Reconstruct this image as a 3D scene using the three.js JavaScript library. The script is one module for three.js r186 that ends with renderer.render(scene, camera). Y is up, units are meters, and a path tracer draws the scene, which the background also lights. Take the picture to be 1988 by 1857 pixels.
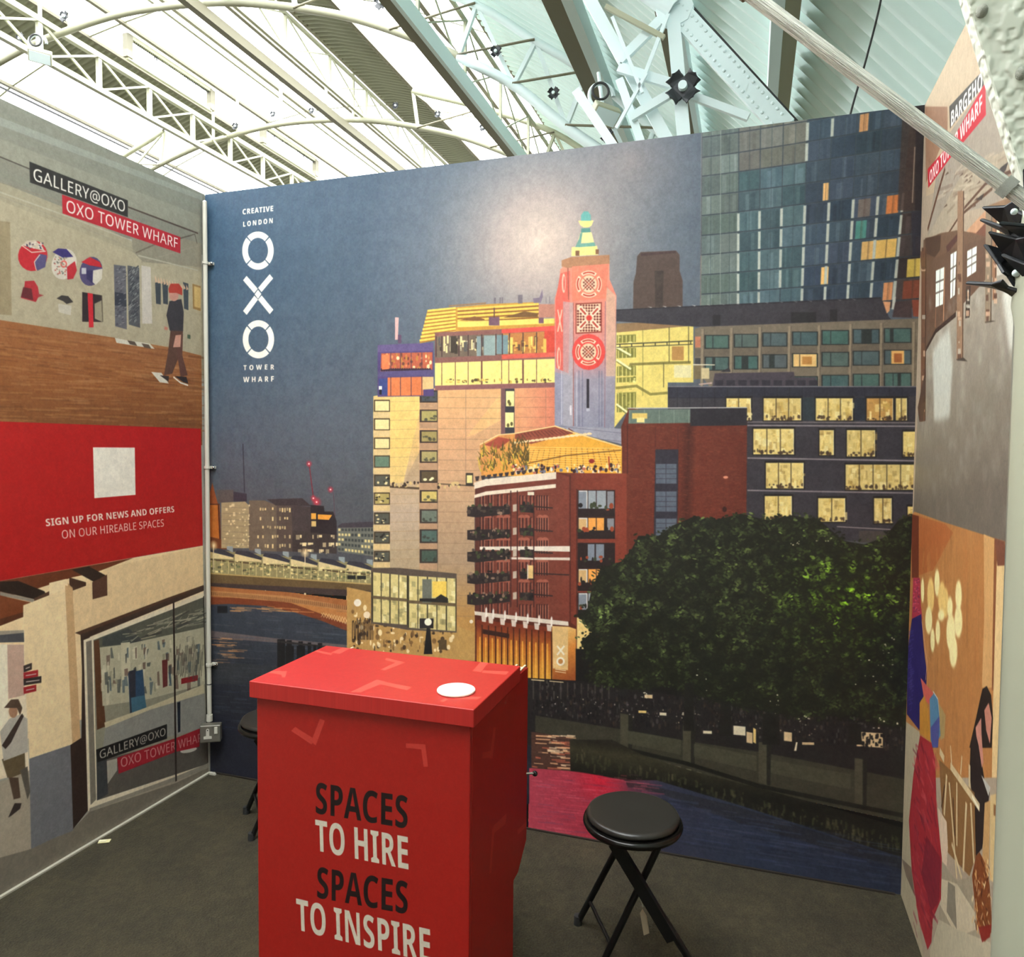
import * as THREE from 'three';
import { mergeGeometries } from 'three/addons/utils/BufferGeometryUtils.js';
import { RoundedBoxGeometry } from 'three/addons/geometries/RoundedBoxGeometry.js';
import { RectAreaLightUniformsLib } from 'three/addons/lights/RectAreaLightUniformsLib.js';

// ------------------------------------------------------------------ camera, sky, exposure
// Lens and pose were fitted to the booth: back wall 3.04 x 2.80 m in the plane z = 0, eye 1.6 m above the carpet.
const FOCAL = 1404.862, EYE = new THREE.Vector3(2.492, 1.6, 2.8673), YAW = 0.317029, PITCH = -0.0408957, ROLL = 0.0078424;
const scene = new THREE.Scene();
const camera = new THREE.PerspectiveCamera(2 * Math.atan(928.5 / FOCAL) * 180 / Math.PI, 1988 / 1857, 0.05, 200);
camera.position.copy(EYE);
camera.rotation.set(PITCH, YAW, ROLL, 'YXZ');
camera.updateMatrixWorld(true);

const renderer = new THREE.WebGLRenderer({ antialias: true });
renderer.toneMapping = THREE.LinearToneMapping;
renderer.toneMappingExposure = 2.2;
renderer.shadowMap.enabled = true;
renderer.shadowMap.type = THREE.PCFSoftShadowMap;
scene.background = new THREE.Color(0.97, 1.0, 1.02);      // even white overcast, seen through the rooflights
scene.backgroundIntensity = 5.0;
RectAreaLightUniformsLib.init();

// daylight entering each rooflight strip, the last one unseen and added to light the left wall: [x, y, width across the slope, tilt, z of its middle, length]
const SKYLIGHTS = [[-11.1, 7.1, 3.6, 0.42, -4.7, 19], [-6.4, 8.25, 3.2, 0, -4.7, 19], [-2.35, 7.5, 2.3, -0.36, -4.7, 19], [0.8, 5.75, 4.2, -0.74, 3.0, 3.7]];
for (const [x, y, w, tilt, z, len] of SKYLIGHTS) {
  const L = new THREE.RectAreaLight(0xfffdf6, 1.6, w, len);
  L.position.set(x, y, z);
  L.rotation.set(-Math.PI / 2, 0, tilt, 'ZXY');
  L.name = 'rooflight_daylight';
  scene.add(L);
}

// ------------------------------------------------------------------ helpers
let seed = 20240611;
const rnd = () => { seed = (seed * 1664525 + 1013904223) >>> 0; return seed / 4294967296; };
const rr = (a, b) => a + (b - a) * rnd();
const pick = (a) => a[Math.floor(rnd() * a.length)];
const counts = {};
function numbered(n) { const k = counts[n] = (counts[n] ?? -1) + 1; return k ? n + '_' + String(k).padStart(3, '0') : n; }
function shade(o) { o.traverse((m) => { if (m.isMesh) { m.castShadow = true; m.receiveShadow = true; } }); return o; }
function thing(name, label, category, pos = [0, 0, 0], turn = 0, group) {
  const o = new THREE.Group(); o.name = numbered(name); o.position.set(...pos); o.rotation.y = turn;
  o.userData = { label, category }; if (group) o.userData.group = group; scene.add(o); return o;
}
function part(name, geo, mat, parent, label) {
  const g = Array.isArray(geo) ? mergeGeometries(geo.map((x) => x.index ? x.toNonIndexed() : x)) : geo;
  const m = new THREE.Mesh(g, mat); m.name = name; m.castShadow = m.receiveShadow = true; if (label) m.userData.label = label;
  parent.add(m); return m;
}
function struct(name, geo, mat, label) { const m = part(numbered(name), geo, mat, scene); m.userData.kind = 'structure'; if (label) m.userData.label = label; return m; }
const V = (x, y, z) => new THREE.Vector3(x, y, z);
function boxAt(x0, y0, z0, x1, y1, z1) { const g = new THREE.BoxGeometry(Math.abs(x1 - x0), Math.abs(y1 - y0), Math.abs(z1 - z0)); g.translate((x0 + x1) / 2, (y0 + y1) / 2, (z0 + z1) / 2); return g; }
function rbox(x0, y0, z0, x1, y1, z1, r = 0.003) { const g = new RoundedBoxGeometry(x1 - x0, y1 - y0, z1 - z0, 2, r); g.translate((x0 + x1) / 2, (y0 + y1) / 2, (z0 + z1) / 2); return g; }
// bar between two points: rectangular section w (in the plane given by up) x d, or round
function bar(a, b, w, d = w, upv = V(0, 0, 1)) {
  const dir = b.clone().sub(a), len = dir.length(); dir.normalize();
  let side = new THREE.Vector3().crossVectors(dir, upv); if (side.lengthSq() < 1e-6) side = new THREE.Vector3().crossVectors(dir, V(0, 1, 0)); side.normalize();
  const up = new THREE.Vector3().crossVectors(side, dir).normalize();
  const g = new THREE.BoxGeometry(w, len, d);
  g.applyMatrix4(new THREE.Matrix4().makeBasis(side, dir, up).setPosition(a.clone().add(b).multiplyScalar(0.5)));
  return g;
}
function rod(a, b, r, n = 10) {
  const dir = b.clone().sub(a), len = dir.length();
  const g = new THREE.CylinderGeometry(r, r, len, n);
  g.applyQuaternion(new THREE.Quaternion().setFromUnitVectors(V(0, 1, 0), dir.normalize()));
  g.translate(...a.clone().add(b).multiplyScalar(0.5).toArray()); return g;
}
function tube(pts, r, seg = 40, n = 8) { return new THREE.TubeGeometry(new THREE.CatmullRomCurve3(pts), seg, r, n, false); }
// noise data textures
function noiseTex(n, fn, srgb, rx = 1, ry = 1) {
  const d = new Uint8Array(n * n * 4);
  for (let y = 0; y < n; y++) for (let x = 0; x < n; x++) { const c = fn(x, y); const o = (y * n + x) * 4; d[o] = c[0]; d[o + 1] = c[1]; d[o + 2] = c[2]; d[o + 3] = 255; }
  const t = new THREE.DataTexture(d, n, n); t.magFilter = THREE.LinearFilter; t.minFilter = THREE.LinearMipmapLinearFilter; t.generateMipmaps = true;
  t.wrapS = t.wrapT = THREE.RepeatWrapping; t.repeat.set(rx, ry); if (srgb) t.colorSpace = THREE.SRGBColorSpace; t.needsUpdate = true; return t;
}
function lattice(n) { const a = new Float32Array(n * n); for (let i = 0; i < n * n; i++) a[i] = rnd(); return (x, y) => { x = ((x % n) + n) % n; y = ((y % n) + n) % n; const x0 = Math.floor(x), y0 = Math.floor(y), fx = x - x0, fy = y - y0, x1 = (x0 + 1) % n, y1 = (y0 + 1) % n; const s = fx * fx * (3 - 2 * fx), t = fy * fy * (3 - 2 * fy); return (a[y0 * n + x0] * (1 - s) + a[y0 * n + x1] * s) * (1 - t) + (a[y1 * n + x0] * (1 - s) + a[y1 * n + x1] * s) * t; }; }
const N16 = lattice(16), N64 = lattice(64), N128 = lattice(128);

// ------------------------------------------------------------------ flat prints, measured from the photograph
// A point of the photograph seen on a wall of the booth, in that wall's own metres.
const camM = camera.matrixWorld.clone();
function sight(px, py) { return V((px - 994) / FOCAL, -(py - 928.5) / FOCAL, -1).transformDirection(camM); }
const onZ = (z) => (px, py) => { const d = sight(px, py), t = (z - EYE.z) / d.z; return [EYE.x + d.x * t, EYE.y + d.y * t]; };
const onX = (x) => (px, py) => { const d = sight(px, py), t = (x - EYE.x) / d.x; return [EYE.z + d.z * t, EYE.y + d.y * t]; };
const onY = (y) => (px, py) => { const d = sight(px, py), t = (y - EYE.y) / d.y; return [EYE.x + d.x * t, EYE.z + d.z * t]; };

class Sheet {
  constructor(w, h, map) { this.c = document.createElement('canvas'); this.c.width = w; this.c.height = h; this.g = this.c.getContext('2d'); this.map = map; this.at(0, 0, 1); this.g.lineJoin = 'round'; }
  at(ox, oy, k) { this.ox = ox; this.oy = oy; this.k = k; return this; }                 // coordinates of an enlarged detail
  m(x, y) { return this.map(this.ox + x / this.k, this.oy + y / this.k); }
  path(p) { const g = this.g; g.beginPath(); for (let i = 0; i < p.length; i += 2) { const q = this.m(p[i], p[i + 1]); i ? g.lineTo(q[0], q[1]) : g.moveTo(q[0], q[1]); } }
  P(fill, ...p) { this.path(p); this.g.closePath(); this.g.fillStyle = fill; this.g.fill(); return this; }
  R(fill, x0, y0, x1, y1) { return this.P(fill, x0, y0, x1, y0, x1, y1, x0, y1); }
  W(x, y, w) { const a = this.m(x, y), b = this.m(x + 1, y), c = this.m(x, y + 1); return w * Math.sqrt(Math.abs((b[0] - a[0]) * (c[1] - a[1]) - (b[1] - a[1]) * (c[0] - a[0]))); }
  L(col, w, ...p) { this.path(p); this.g.lineWidth = this.W(p[0], p[1], w); this.g.strokeStyle = col; this.g.stroke(); return this; }
  E(fill, x, y, rx, ry = rx, rot = 0, a0 = 0, a1 = 2 * Math.PI) { const p = []; for (let i = 0; i <= 20; i++) { const a = a0 + (a1 - a0) * i / 20, u = Math.cos(a) * rx, v = Math.sin(a) * ry; p.push(x + u * Math.cos(rot) - v * Math.sin(rot), y + u * Math.sin(rot) + v * Math.cos(rot)); } return this.P(fill, ...p); }
  lin(x0, y0, x1, y1, ...st) { const a = this.m(x0, y0), b = this.m(x1, y1), gr = this.g.createLinearGradient(a[0], a[1], b[0], b[1]); for (let i = 0; i < st.length; i += 2) gr.addColorStop(st[i], st[i + 1]); return gr; }
  rad(x, y, r, ...st) { const a = this.m(x, y), b = this.m(x + r, y), gr = this.g.createRadialGradient(a[0], a[1], 0, a[0], a[1], Math.hypot(b[0] - a[0], b[1] - a[1])); for (let i = 0; i < st.length; i += 2) gr.addColorStop(st[i], st[i + 1]); return gr; }
  // lettering: top left, top right and bottom left of the capitals
  T(text, col, tl, tr, bl, gap = 0, font = 'bold', fit = text.length) {
    const g = this.g, a = this.m(...tl), b = this.m(...tr), c = this.m(...bl), F = 200, cap = F * 0.714;
    g.save(); g.font = font + ' ' + F + 'px sans-serif';
    const ws = [...text].map((ch) => g.measureText(ch).width), total = ws.slice(0, fit).reduce((s, w) => s + w, 0) + gap * F * (fit - 1);
    g.transform((b[0] - a[0]) / total, (b[1] - a[1]) / total, (c[0] - a[0]) / cap, (c[1] - a[1]) / cap, c[0], c[1]);
    g.fillStyle = col; let x = 0; [...text].forEach((ch, i) => { g.fillText(ch, x, 0); x += ws[i] + gap * F; });
    g.restore(); return this;
  }
  // quad tl,tr,br,bl -> point
  q(Q, u, v) { return [(Q[0] * (1 - u) + Q[2] * u) * (1 - v) + (Q[6] * (1 - u) + Q[4] * u) * v, (Q[1] * (1 - u) + Q[3] * u) * (1 - v) + (Q[7] * (1 - u) + Q[5] * u) * v]; }
  Qr(fill, Q, u0, v0, u1, v1) { return this.P(fill, ...this.q(Q, u0, v0), ...this.q(Q, u1, v0), ...this.q(Q, u1, v1), ...this.q(Q, u0, v1)); }
  Ql(col, w, Q, u0, v0, u1, v1) { return this.L(col, w, ...this.q(Q, u0, v0), ...this.q(Q, u1, v1)); }
  grain(amp, coarse = 0) {
    const { width: w, height: h } = this.c, g = this.g, t = document.createElement('canvas'); t.width = w; t.height = h; t.getContext('2d').drawImage(this.c, 0, 0);
    g.save(); g.setTransform(1, 0, 0, 1, 0, 0); g.filter = 'blur(0.8px)'; g.drawImage(t, 0, 0); g.restore();
    const im = g.getImageData(0, 0, w, h), d = im.data;
    for (let y = 0; y < h; y++) for (let x = 0; x < w; x++) {
      const o = (y * w + x) * 4, n = (rnd() - 0.5) * amp + (N128(x / 5, y / 5) - 0.5) * amp + (N64(x / 23, y / 23) - 0.5) * coarse, k = 1 + ((N128(x / 2.2, y / 3.1) - 0.5) * 0.9 + (N64(x / 9, y / 12) - 0.5)) * amp * 0.007;
      d[o] = d[o] * k + n; d[o + 1] = d[o + 1] * k + n; d[o + 2] = d[o + 2] * k + n * 0.9;
    }
    g.putImageData(im, 0, 0); return this;
  }
  tex() { const t = new THREE.CanvasTexture(this.c); t.colorSpace = THREE.SRGBColorSpace; t.anisotropy = 8; return t; }
}
const rgb = (r, g, b, a = 1) => `rgba(${r | 0},${g | 0},${b | 0},${a})`;
const BW = 3.0427, BH = 2.7989;                                           // booth width and height

// ------------------------------------------------------------------ print 1: the dusk mural of the riverside tower
function paintMural() {
  const zc = onZ(0), S = new Sheet(2048, 1884, (px, py) => { const p = zc(px, py); return [p[0] / BW * 2048, (1 - p[1] / BH) * 1884]; });
  const g = S.g;
  // sky
  S.R(S.lin(900, 250, 900, 1050, 0, rgb(64, 82, 101), .35, rgb(79, 93, 108), .7, rgb(92, 97, 106), 1, rgb(80, 81, 86)), 380, 150, 1830, 1100);
  for (let k = 0; k < 40; k++) S.P(S.lin(400, 600, 900, 600, 0, rgb(44, 78, 106, .6 * (k < 12 ? 1 : 1 - (k - 12) / 28)), 1, rgb(60, 84, 104, 0)), 380, 300 + k * 18, 900, 300 + k * 18, 900, 318 + k * 18, 380, 318 + k * 18);
  S.P(S.rad(1050, 470, 430, 0, rgb(232, 208, 190, .97), .22, rgb(206, 184, 172, .8), .6, rgb(146, 146, 150, .35), 1, rgb(120, 125, 140, 0)), 620, 150, 1362, 150, 1362, 760, 620, 760);
  S.P(S.rad(1225, 310, 190, 0, rgb(170, 148, 142, .5), 1, rgb(120, 122, 130, 0)), 1000, 180, 1362, 180, 1362, 560, 1000, 560);
  // far city, left
  S.at(380, 900, 4.6425);
  S.L(rgb(50, 48, 58), 10, 425, -180, 440, 260); S.L(rgb(120, 40, 50), 10, 1020, -10, 1065, 340);
  for (const [x, y, r] of [[1020, 0, 34], [1090, 345, 50], [1060, 310, 34], [1215, 232, 34]]) { S.E(S.rad(x, y, r, 0, rgb(255, 120, 120), .25, rgb(220, 50, 70, .8), 1, rgb(160, 50, 60, 0)), x, y, r); S.E(rgb(255, 230, 225), x, y, 7); }
  S.L(rgb(90, 60, 70), 6, 1240, 260, 1260, 560);
  S.P(rgb(92, 84, 80), 190, 235, 340, 235, 340, 350, 190, 350); S.P(rgb(58, 52, 62), 340, 250, 460, 270, 460, 340, 340, 340);
  S.P(rgb(182, 104, 40), 90, 370, 215, 370, 230, 760, 90, 760); S.P(rgb(150, 78, 40), 130, 250, 150, 170, 170, 250, 200, 360, 95, 360, 110, 270); S.L(rgb(70, 32, 20), 14, 205, 370, 220, 700); S.L(rgb(90, 42, 24), 10, 100, 365, 215, 365); S.P(rgb(110, 56, 28), 95, 650, 280, 690, 280, 770, 95, 770);
  S.P(rgb(170, 150, 112), 230, 350, 445, 340, 485, 380, 485, 760, 230, 760);
  S.P(rgb(112, 96, 80), 480, 330, 620, 330, 730, 375, 730, 790, 480, 780);
  S.P(rgb(88, 74, 66), 730, 370, 870, 380, 870, 790, 730, 790); S.P(rgb(62, 52, 54), 640, 320, 960, 310, 1040, 380, 720, 375);
  S.P(rgb(70, 60, 60), 860, 370, 1040, 390, 1040, 620, 870, 600); S.P(rgb(42, 34, 38), 1035, 370, 1155, 380, 1160, 430, 1240, 430, 1270, 520, 1270, 640, 1035, 640);
  S.R(rgb(240, 170, 70), 1040, 445, 1085, 500); S.P(rgb(235, 160, 60), 1100, 455, 1230, 460, 1200, 505, 1100, 500); S.R(rgb(225, 190, 120), 1042, 515, 1085, 565);
  S.P(rgb(64, 54, 52), 870, 600, 1270, 640, 1270, 810, 870, 790);
  for (let i = 0; i < 46; i++) { const x = rr(240, 480), y = rr(350, 740); S.R(rgb(235, 215, 165, .8), x, y, x + rr(8, 22), y + rr(8, 26)); }
  for (let r = 0; r < 5; r++) for (let i = 0; i < 14; i++) if (rnd() < .5) { const x = 555 + i * 22, y = 395 + r * 82 + rr(-3, 3); S.R(rgb(255, 226, 160, rr(.5, .95)), x, y, x + 14, y + rr(20, 40)); }
  for (let i = 0; i < 30; i++) { const x = rr(880, 1265), y = pick([640, 710, 770]); S.R(rgb(250, 225, 170, rr(.5, 1)), x, y, x + rr(8, 34), y + rr(18, 44)); }
  for (let i = 0; i < 7; i++) S.L(rgb(120, 105, 90, .6), 4, 240, 390 + i * 55, 480, 400 + i * 55);
  const gl = [1280, 575, 1605, 570, 1605, 835, 1280, 790]; S.P(rgb(112, 112, 102), ...gl); for (let r = 0; r < 5; r++) for (let i = 0; i < 11; i++) S.Qr(rnd() < .35 ? rgb(225, 205, 140) : rgb(62, 66, 64), gl, i / 11 + .015, r / 5 + .04, (i + 1) / 11 - .015, (r + 1) / 5 - .06);
  S.P(rgb(64, 56, 64), 1280, 560, 1320, 535, 1605, 520, 1605, 572, 1280, 576);
  // railway bridge
  S.P(rgb(150, 138, 96), 100, 770, 1600, 905, 1600, 1110, 100, 985);
  for (let i = 0; i < 6; i++) { const x = 100 + i * 252, y = 770 + i * 24; S.P(rgb(226, 204, 150), x, y + 14, x + 235, y + 68, x + 240, y + 90, x, y + 80); S.P(rgb(54, 52, 62), x + 20, y - 16, x + 130, y - 4, x + 246, y + 52, x + 240, y + 74, x, y + 14); S.L(rgb(84, 66, 44), 12, x, y + 88, x + 245, y + 112); S.P(rgb(150, 158, 160), x + 180, y - 30, x + 235, y - 26, x + 235, y + 30, x + 180, y); }
  for (let i = 0; i < 190; i++) { const t = rnd(), x = 105 + t * 1480, y = 855 + t * 100 + rr(0, 110); S.R(pick([rgb(250, 232, 165, .85), rgb(236, 210, 140, .8), rgb(96, 104, 66, .7), rgb(60, 62, 44, .7), rgb(190, 180, 120, .7)]), x, y, x + rr(6, 34), y + rr(6, 22)); }
  for (let i = 0; i < 24; i++) S.L(rgb(225, 206, 140), 5, 110 + i * 62, 860 + i * 4.2, 110 + i * 62, 975 + i * 5.4);
  for (const [x, y, h] of [[160, 735, 240], [985, 800, 110], [628, 1050, 120], [985, 1090, 110]]) { S.L(rgb(238, 214, 170), 8, x, y, x, y + h); S.E(S.rad(x, y, 46, 0, rgb(255, 235, 190), 1, rgb(255, 200, 120, 0)), x, y, 46); }
  S.R(rgb(30, 30, 28), 1366, 1005, 1440, 1040); S.R(rgb(30, 30, 28), 1455, 1008, 1535, 1040);
  S.P(rgb(104, 82, 52), 100, 980, 1580, 1085, 1580, 1150, 100, 1075); S.L(rgb(190, 160, 100), 10, 100, 985, 1580, 1085); S.P(rgb(66, 52, 50), 100, 1070, 1580, 1145, 1580, 1200, 100, 1105);
  S.P(rgb(170, 104, 58), 100, 1100, 820, 1160, 1420, 1240, 1600, 1190, 1600, 1330, 1410, 1330, 100, 1190);
  // river
  S.P(S.lin(0, 1200, 0, 3000, 0, rgb(60, 66, 78), .25, rgb(50, 54, 64), .5, rgb(36, 38, 48), 1, rgb(32, 34, 48)), 80, 1230, 1500, 1300, 5200, 2100, 5200, 3100, 80, 3000);
  S.P(rgb(128, 62, 34), 95, 1210, 300, 1205, 620, 1215, 900, 1260, 1180, 1350, 1420, 1470, 1420, 1530, 1150, 1420, 900, 1340, 620, 1280, 300, 1262, 95, 1270);
  S.P(rgb(196, 128, 70), 820, 1240, 1420, 1290, 1420, 1470, 1180, 1370); S.P(rgb(190, 134, 82), 100, 1140, 820, 1190, 1410, 1290, 1410, 1335, 800, 1245, 100, 1185);
  for (let i = 0; i < 72; i++) { const t = i / 72; S.L(rgb(96, 54, 36), 6, 110 + t * 1300, 1152 + t * t * 50 + t * 85, 110 + t * 1300, 1180 + t * t * 55 + t * 90); }
  for (let i = 0; i < 12; i++) { const x = 1130 + i * 24; S.L(rgb(240, 205, 150), 4, x, 1340 + i * 5, x + 24, 1380 + i * 7); S.L(rgb(240, 205, 150), 4, x + 24, 1340 + i * 5, x, 1380 + i * 7); }
  S.P(rgb(104, 92, 92), 105, 1500, 700, 1570, 1450, 1640, 1450, 1680, 700, 1610, 105, 1560);
  for (let i = 0; i < 320; i++) { const t = Math.pow(rnd(), .7), x = rr(110, 1420), y = 1290 + t * 1100, w = rr(30, 220); S.L(pick([rgb(96, 106, 120, .32), rgb(78, 86, 100, .35), rgb(24, 28, 42, .35), rgb(120, 112, 110, .22), rgb(52, 60, 84, .3)]), rr(3, 10), x, y, x + w, y + w * .07); }
  for (let i = 0; i < 34; i++) { const x = rr(110, 330), y = rr(1570, 1790), w = rr(30, 150); S.L(rgb(230, 160, 100, rr(.25, .7)), rr(4, 10), x, y, x + w, y + w * .05); }
  for (let i = 0; i < 20; i++) { const x = rr(300, 900), y = rr(1280, 1330), w = rr(60, 200); S.L(rgb(235, 165, 100, rr(.3, .7)), rr(4, 9), x, y, x + w, y + w * .06); }
  S.P(rgb(58, 60, 62, .5), 110, 1780, 760, 1820, 760, 2000, 110, 1980);
  S.R(rgb(26, 26, 32), 195, 1280, 285, 1345);
  for (const [x, w, y] of [[735, 70, 1580], [820, 45, 1590], [925, 40, 1600], [1010, 30, 1610], [1100, 40, 1615]]) S.P(rgb(20, 19, 22), x, y, x + w, y, x + w, y + 320, x, y + 320);
  S.L(rgb(46, 42, 42), 16, 740, 1600, 1180, 1650); for (let i = 0; i < 9; i++) S.R(rgb(20, 19, 22), 760 + i * 50, 1640, 784 + i * 50, 1840);
  // quay below the offices
  S.at(690, 940, 3.6145);
  S.P(rgb(196, 152, 88), -60, 720, 130, 760, 700, 980, 850, 1000, 850, 1240, 500, 1240, -60, 1160);
  for (let i = 0; i < 240; i++) { const x = rr(-20, 700), y = rr(860, 1180), v = rnd(); S.E(v < .35 ? rgb(60, 42, 30, .85) : v < .6 ? rgb(120, 86, 50, .8) : v < .85 ? rgb(255, 232, 180, .9) : rgb(190, 150, 96), x, y, rr(3, 15), rr(6, 24)); }
  S.E(rgb(255, 240, 215), 15, 830, 26); S.E(rgb(250, 225, 190), 80, 915, 24); for (let i = 0; i < 14; i++) { const x = -20 + i * 11; S.L(rgb(40, 28, 24), 5, x, 950 + rr(-20, 20), x + rr(-4, 4), 1090); }
  // stone offices
  const wall = (p, c) => S.P(c, ...p);
  S.at(700, 550, 3.6145);
  wall([90, 790, 415, 735, 415, 2020, 90, 2000], S.lin(90, 800, 200, 1900, 0, rgb(232, 198, 128), .35, rgb(232, 190, 122), .5, rgb(208, 176, 136), .75, rgb(196, 172, 148), 1, rgb(186, 162, 130)));
  wall([410, 735, 985, 735, 985, 1100, 800, 1500, 800, 2450, 410, 2300], S.lin(0, 740, 0, 2300, 0, rgb(232, 178, 122), .25, rgb(222, 170, 126), .5, rgb(200, 162, 126), .75, rgb(178, 148, 118), 1, rgb(196, 146, 82)));
  wall([985, 730, 1370, 700, 1370, 1010, 985, 1085], S.lin(1000, 800, 1370, 800, 0, rgb(232, 172, 120), .6, rgb(228, 152, 112), 1, rgb(222, 130, 102)));
  S.P(rgb(250, 214, 122, .65), 415, 900, 415, 770, 205, 800, 205, 1400, 300, 1400); S.P(rgb(176, 150, 120, .55), 300, 1400, 415, 1180, 415, 1400);
  S.P(rgb(250, 205, 130, .5), 740, 1080, 985, 770, 985, 960, 800, 1060); S.P(rgb(205, 158, 116, .4), 740, 1100, 985, 960, 985, 1080, 740, 1200);
  for (let i = 0; i < 22; i++) { const y = 800 + i * 73; S.L(rgb(150, 116, 88, .55), 4, 545, y, i < 6 ? 985 : 830, y + 2); if (i < 7) S.L(rgb(160, 106, 84, .5), 4, 1085, 800 + i * 70, 1365, 798 + i * 70); S.L(rgb(170, 134, 92, .45), 4, 205, 830 + i * 65, 412, 826 + i * 65); }
  S.L(rgb(150, 112, 90, .6), 4, 738, 740, 738, 1320); S.L(rgb(150, 112, 90, .5), 4, 1300, 740, 1300, 1010); S.L(rgb(126, 104, 88, .7), 6, 540, 740, 540, 2050);
  S.P(rgb(120, 84, 84), 985, 735, 1080, 735, 1080, 1050, 985, 1070); S.R(rgb(52, 50, 58), 1015, 740, 1080, 1050); S.R(rgb(250, 236, 160), 1020, 755, 1078, 862); S.R(rgb(250, 236, 160), 1015, 905, 1076, 1010);
  for (const [x, y] of [[1040, 830], [1060, 985], [1035, 995], [1048, 845]]) S.E(rgb(90, 80, 40), x, y, 9, 14);
  const wy1 = [[820, 898], [950, 1028], [1085, 1160], [1210, 1290], [1345, 1420], [1470, 1550], [1610, 1688], [1745, 1822], [1880, 1950]];
  wy1.forEach(([a, b], i) => { S.R(rgb(64, 50, 34), 94, a - 4, 206, b + 2); S.R(i < 3 ? rgb(248, 226, 160) : i === 3 ? rgb(104, 128, 108) : i === 5 ? rgb(180, 160, 96) : rgb(86, 86, 76), 102, a + 4, 200, b - 4); S.P(rgb(226, 196, 140), 88, b + 6, 206, b + 6, 206, b + 46, 88, b + 46); if (i > 3) for (let k = 0; k < 8; k++) S.E(pick([rgb(235, 215, 160), rgb(40, 34, 30)]), rr(108, 195), rr(a + 10, b - 8), rr(4, 12), rr(4, 10)); });
  const wy2 = [[755, 832], [890, 970], [1035, 1115], [1175, 1255], [1315, 1395], [1455, 1535], [1590, 1678], [1730, 1817], [1870, 1957]];
  wy2.forEach(([a, b], i) => { S.R(rgb(58, 44, 40), 415, a - 6, 540, b + 4); S.R([rgb(74, 78, 84), rgb(176, 162, 98), rgb(168, 150, 92), rgb(176, 160, 104), rgb(96, 80, 56), rgb(214, 190, 110), rgb(112, 122, 108), rgb(84, 106, 98), rgb(72, 90, 78)][i], 428, a + 4, 535, b - 6); S.R(rgb(190, 150, 116), 415, b + 8, 538, b + 48); for (let k = 0; k < 5; k++) S.E(i === 4 ? rgb(250, 240, 190) : rgb(60, 60, 50, .7), rr(440, 525), rr(b - 40, b - 12), rr(5, 14), rr(5, 12)); });
  S.L(rgb(90, 70, 50), 14, 205, 1425, 412, 1438); S.L(rgb(100, 80, 60), 8, 540, 1405, 800, 1420); for (let k = 0; k < 30; k++) S.E(pick([rgb(60, 44, 36), rgb(220, 190, 130)]), k < 18 ? rr(210, 410) : rr(545, 700), rr(1395, 1430), rr(6, 12), rr(6, 14));
  S.R(rgb(60, 50, 44), 738, 1330, 790, 1420); S.R(rgb(245, 225, 150), 745, 1345, 784, 1400);
  // purple corner block
  S.P(rgb(84, 66, 118), 120, 440, 510, 425, 515, 790, 120, 795);
  S.P(rgb(190, 96, 66), 145, 490, 505, 482, 505, 610, 140, 620); S.P(rgb(226, 126, 74), 190, 660, 440, 655, 440, 785, 190, 790); S.P(rgb(226, 190, 130), 435, 655, 512, 655, 512, 740, 435, 745); S.R(rgb(60, 72, 130), 130, 668, 188, 780);
  for (let k = 0; k < 46; k++) S.E(pick([rgb(255, 224, 170), rgb(240, 150, 90), rgb(110, 60, 50), rgb(190, 130, 60)]), rr(150, 500), rr(495, 590), rr(3, 12), rr(5, 22)); for (let k = 0; k < 22; k++) S.E(rgb(46, 30, 48), 150 + k * 16, 606, 9, 12); S.P(rgb(250, 130, 80), 150, 500, 200, 500, 200, 600, 150, 605);
  for (const x of [212, 280, 355, 430]) S.L(rgb(74, 48, 70), 5, x, 485, x, 790); S.P(rgb(88, 78, 122), 120, 618, 515, 605, 515, 648, 120, 655); S.P(rgb(100, 84, 130), 120, 432, 510, 415, 510, 470, 120, 482);
  S.P(rgb(224, 176, 170), 242, 238, 268, 238, 262, 395, 242, 395); S.R(rgb(96, 70, 96), 262, 360, 286, 420); S.P(rgb(250, 246, 230), 128, 720, 150, 720, 150, 745, 128, 745); S.R(rgb(20, 18, 26), 132, 745, 148, 780);
  // gold louvred roof
  S.P(rgb(206, 150, 60), 470, 185, 900, 145, 1250, 130, 1250, 250, 1365, 250, 1365, 300, 520, 345, 520, 400, 415, 420);
  for (let k = 0; k < 9; k++) { S.L(rgb(248, 214, 96), 13, 470 - k * 7, 192 + k * 26, 668, 172 + k * 24); S.L(rgb(150, 96, 36), 4, 470 - k * 7, 205 + k * 26, 668, 184 + k * 24); }
  for (let k = 0; k < 5; k++) { S.L(rgb(246, 206, 90), 14, 680, 182 + k * 26, 1250, 144 + k * 27); S.L(rgb(136, 84, 36), 8, 680, 196 + k * 26, 1250, 158 + k * 27); }
  S.P(rgb(120, 84, 44), 1000, 240, 1150, 195, 1245, 210, 1245, 235); S.P(rgb(130, 84, 44), 690, 260, 800, 230, 870, 250, 870, 262); S.P(rgb(250, 220, 110), 680, 268, 1360, 245, 1360, 280, 680, 308);
  S.R(rgb(120, 84, 100), 900, 235, 975, 295); S.R(rgb(120, 84, 100), 1250, 215, 1285, 280); S.L(rgb(96, 64, 60), 8, 938, 170, 938, 240); S.R(rgb(190, 130, 110), 1250, 145, 1370, 240);
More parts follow.
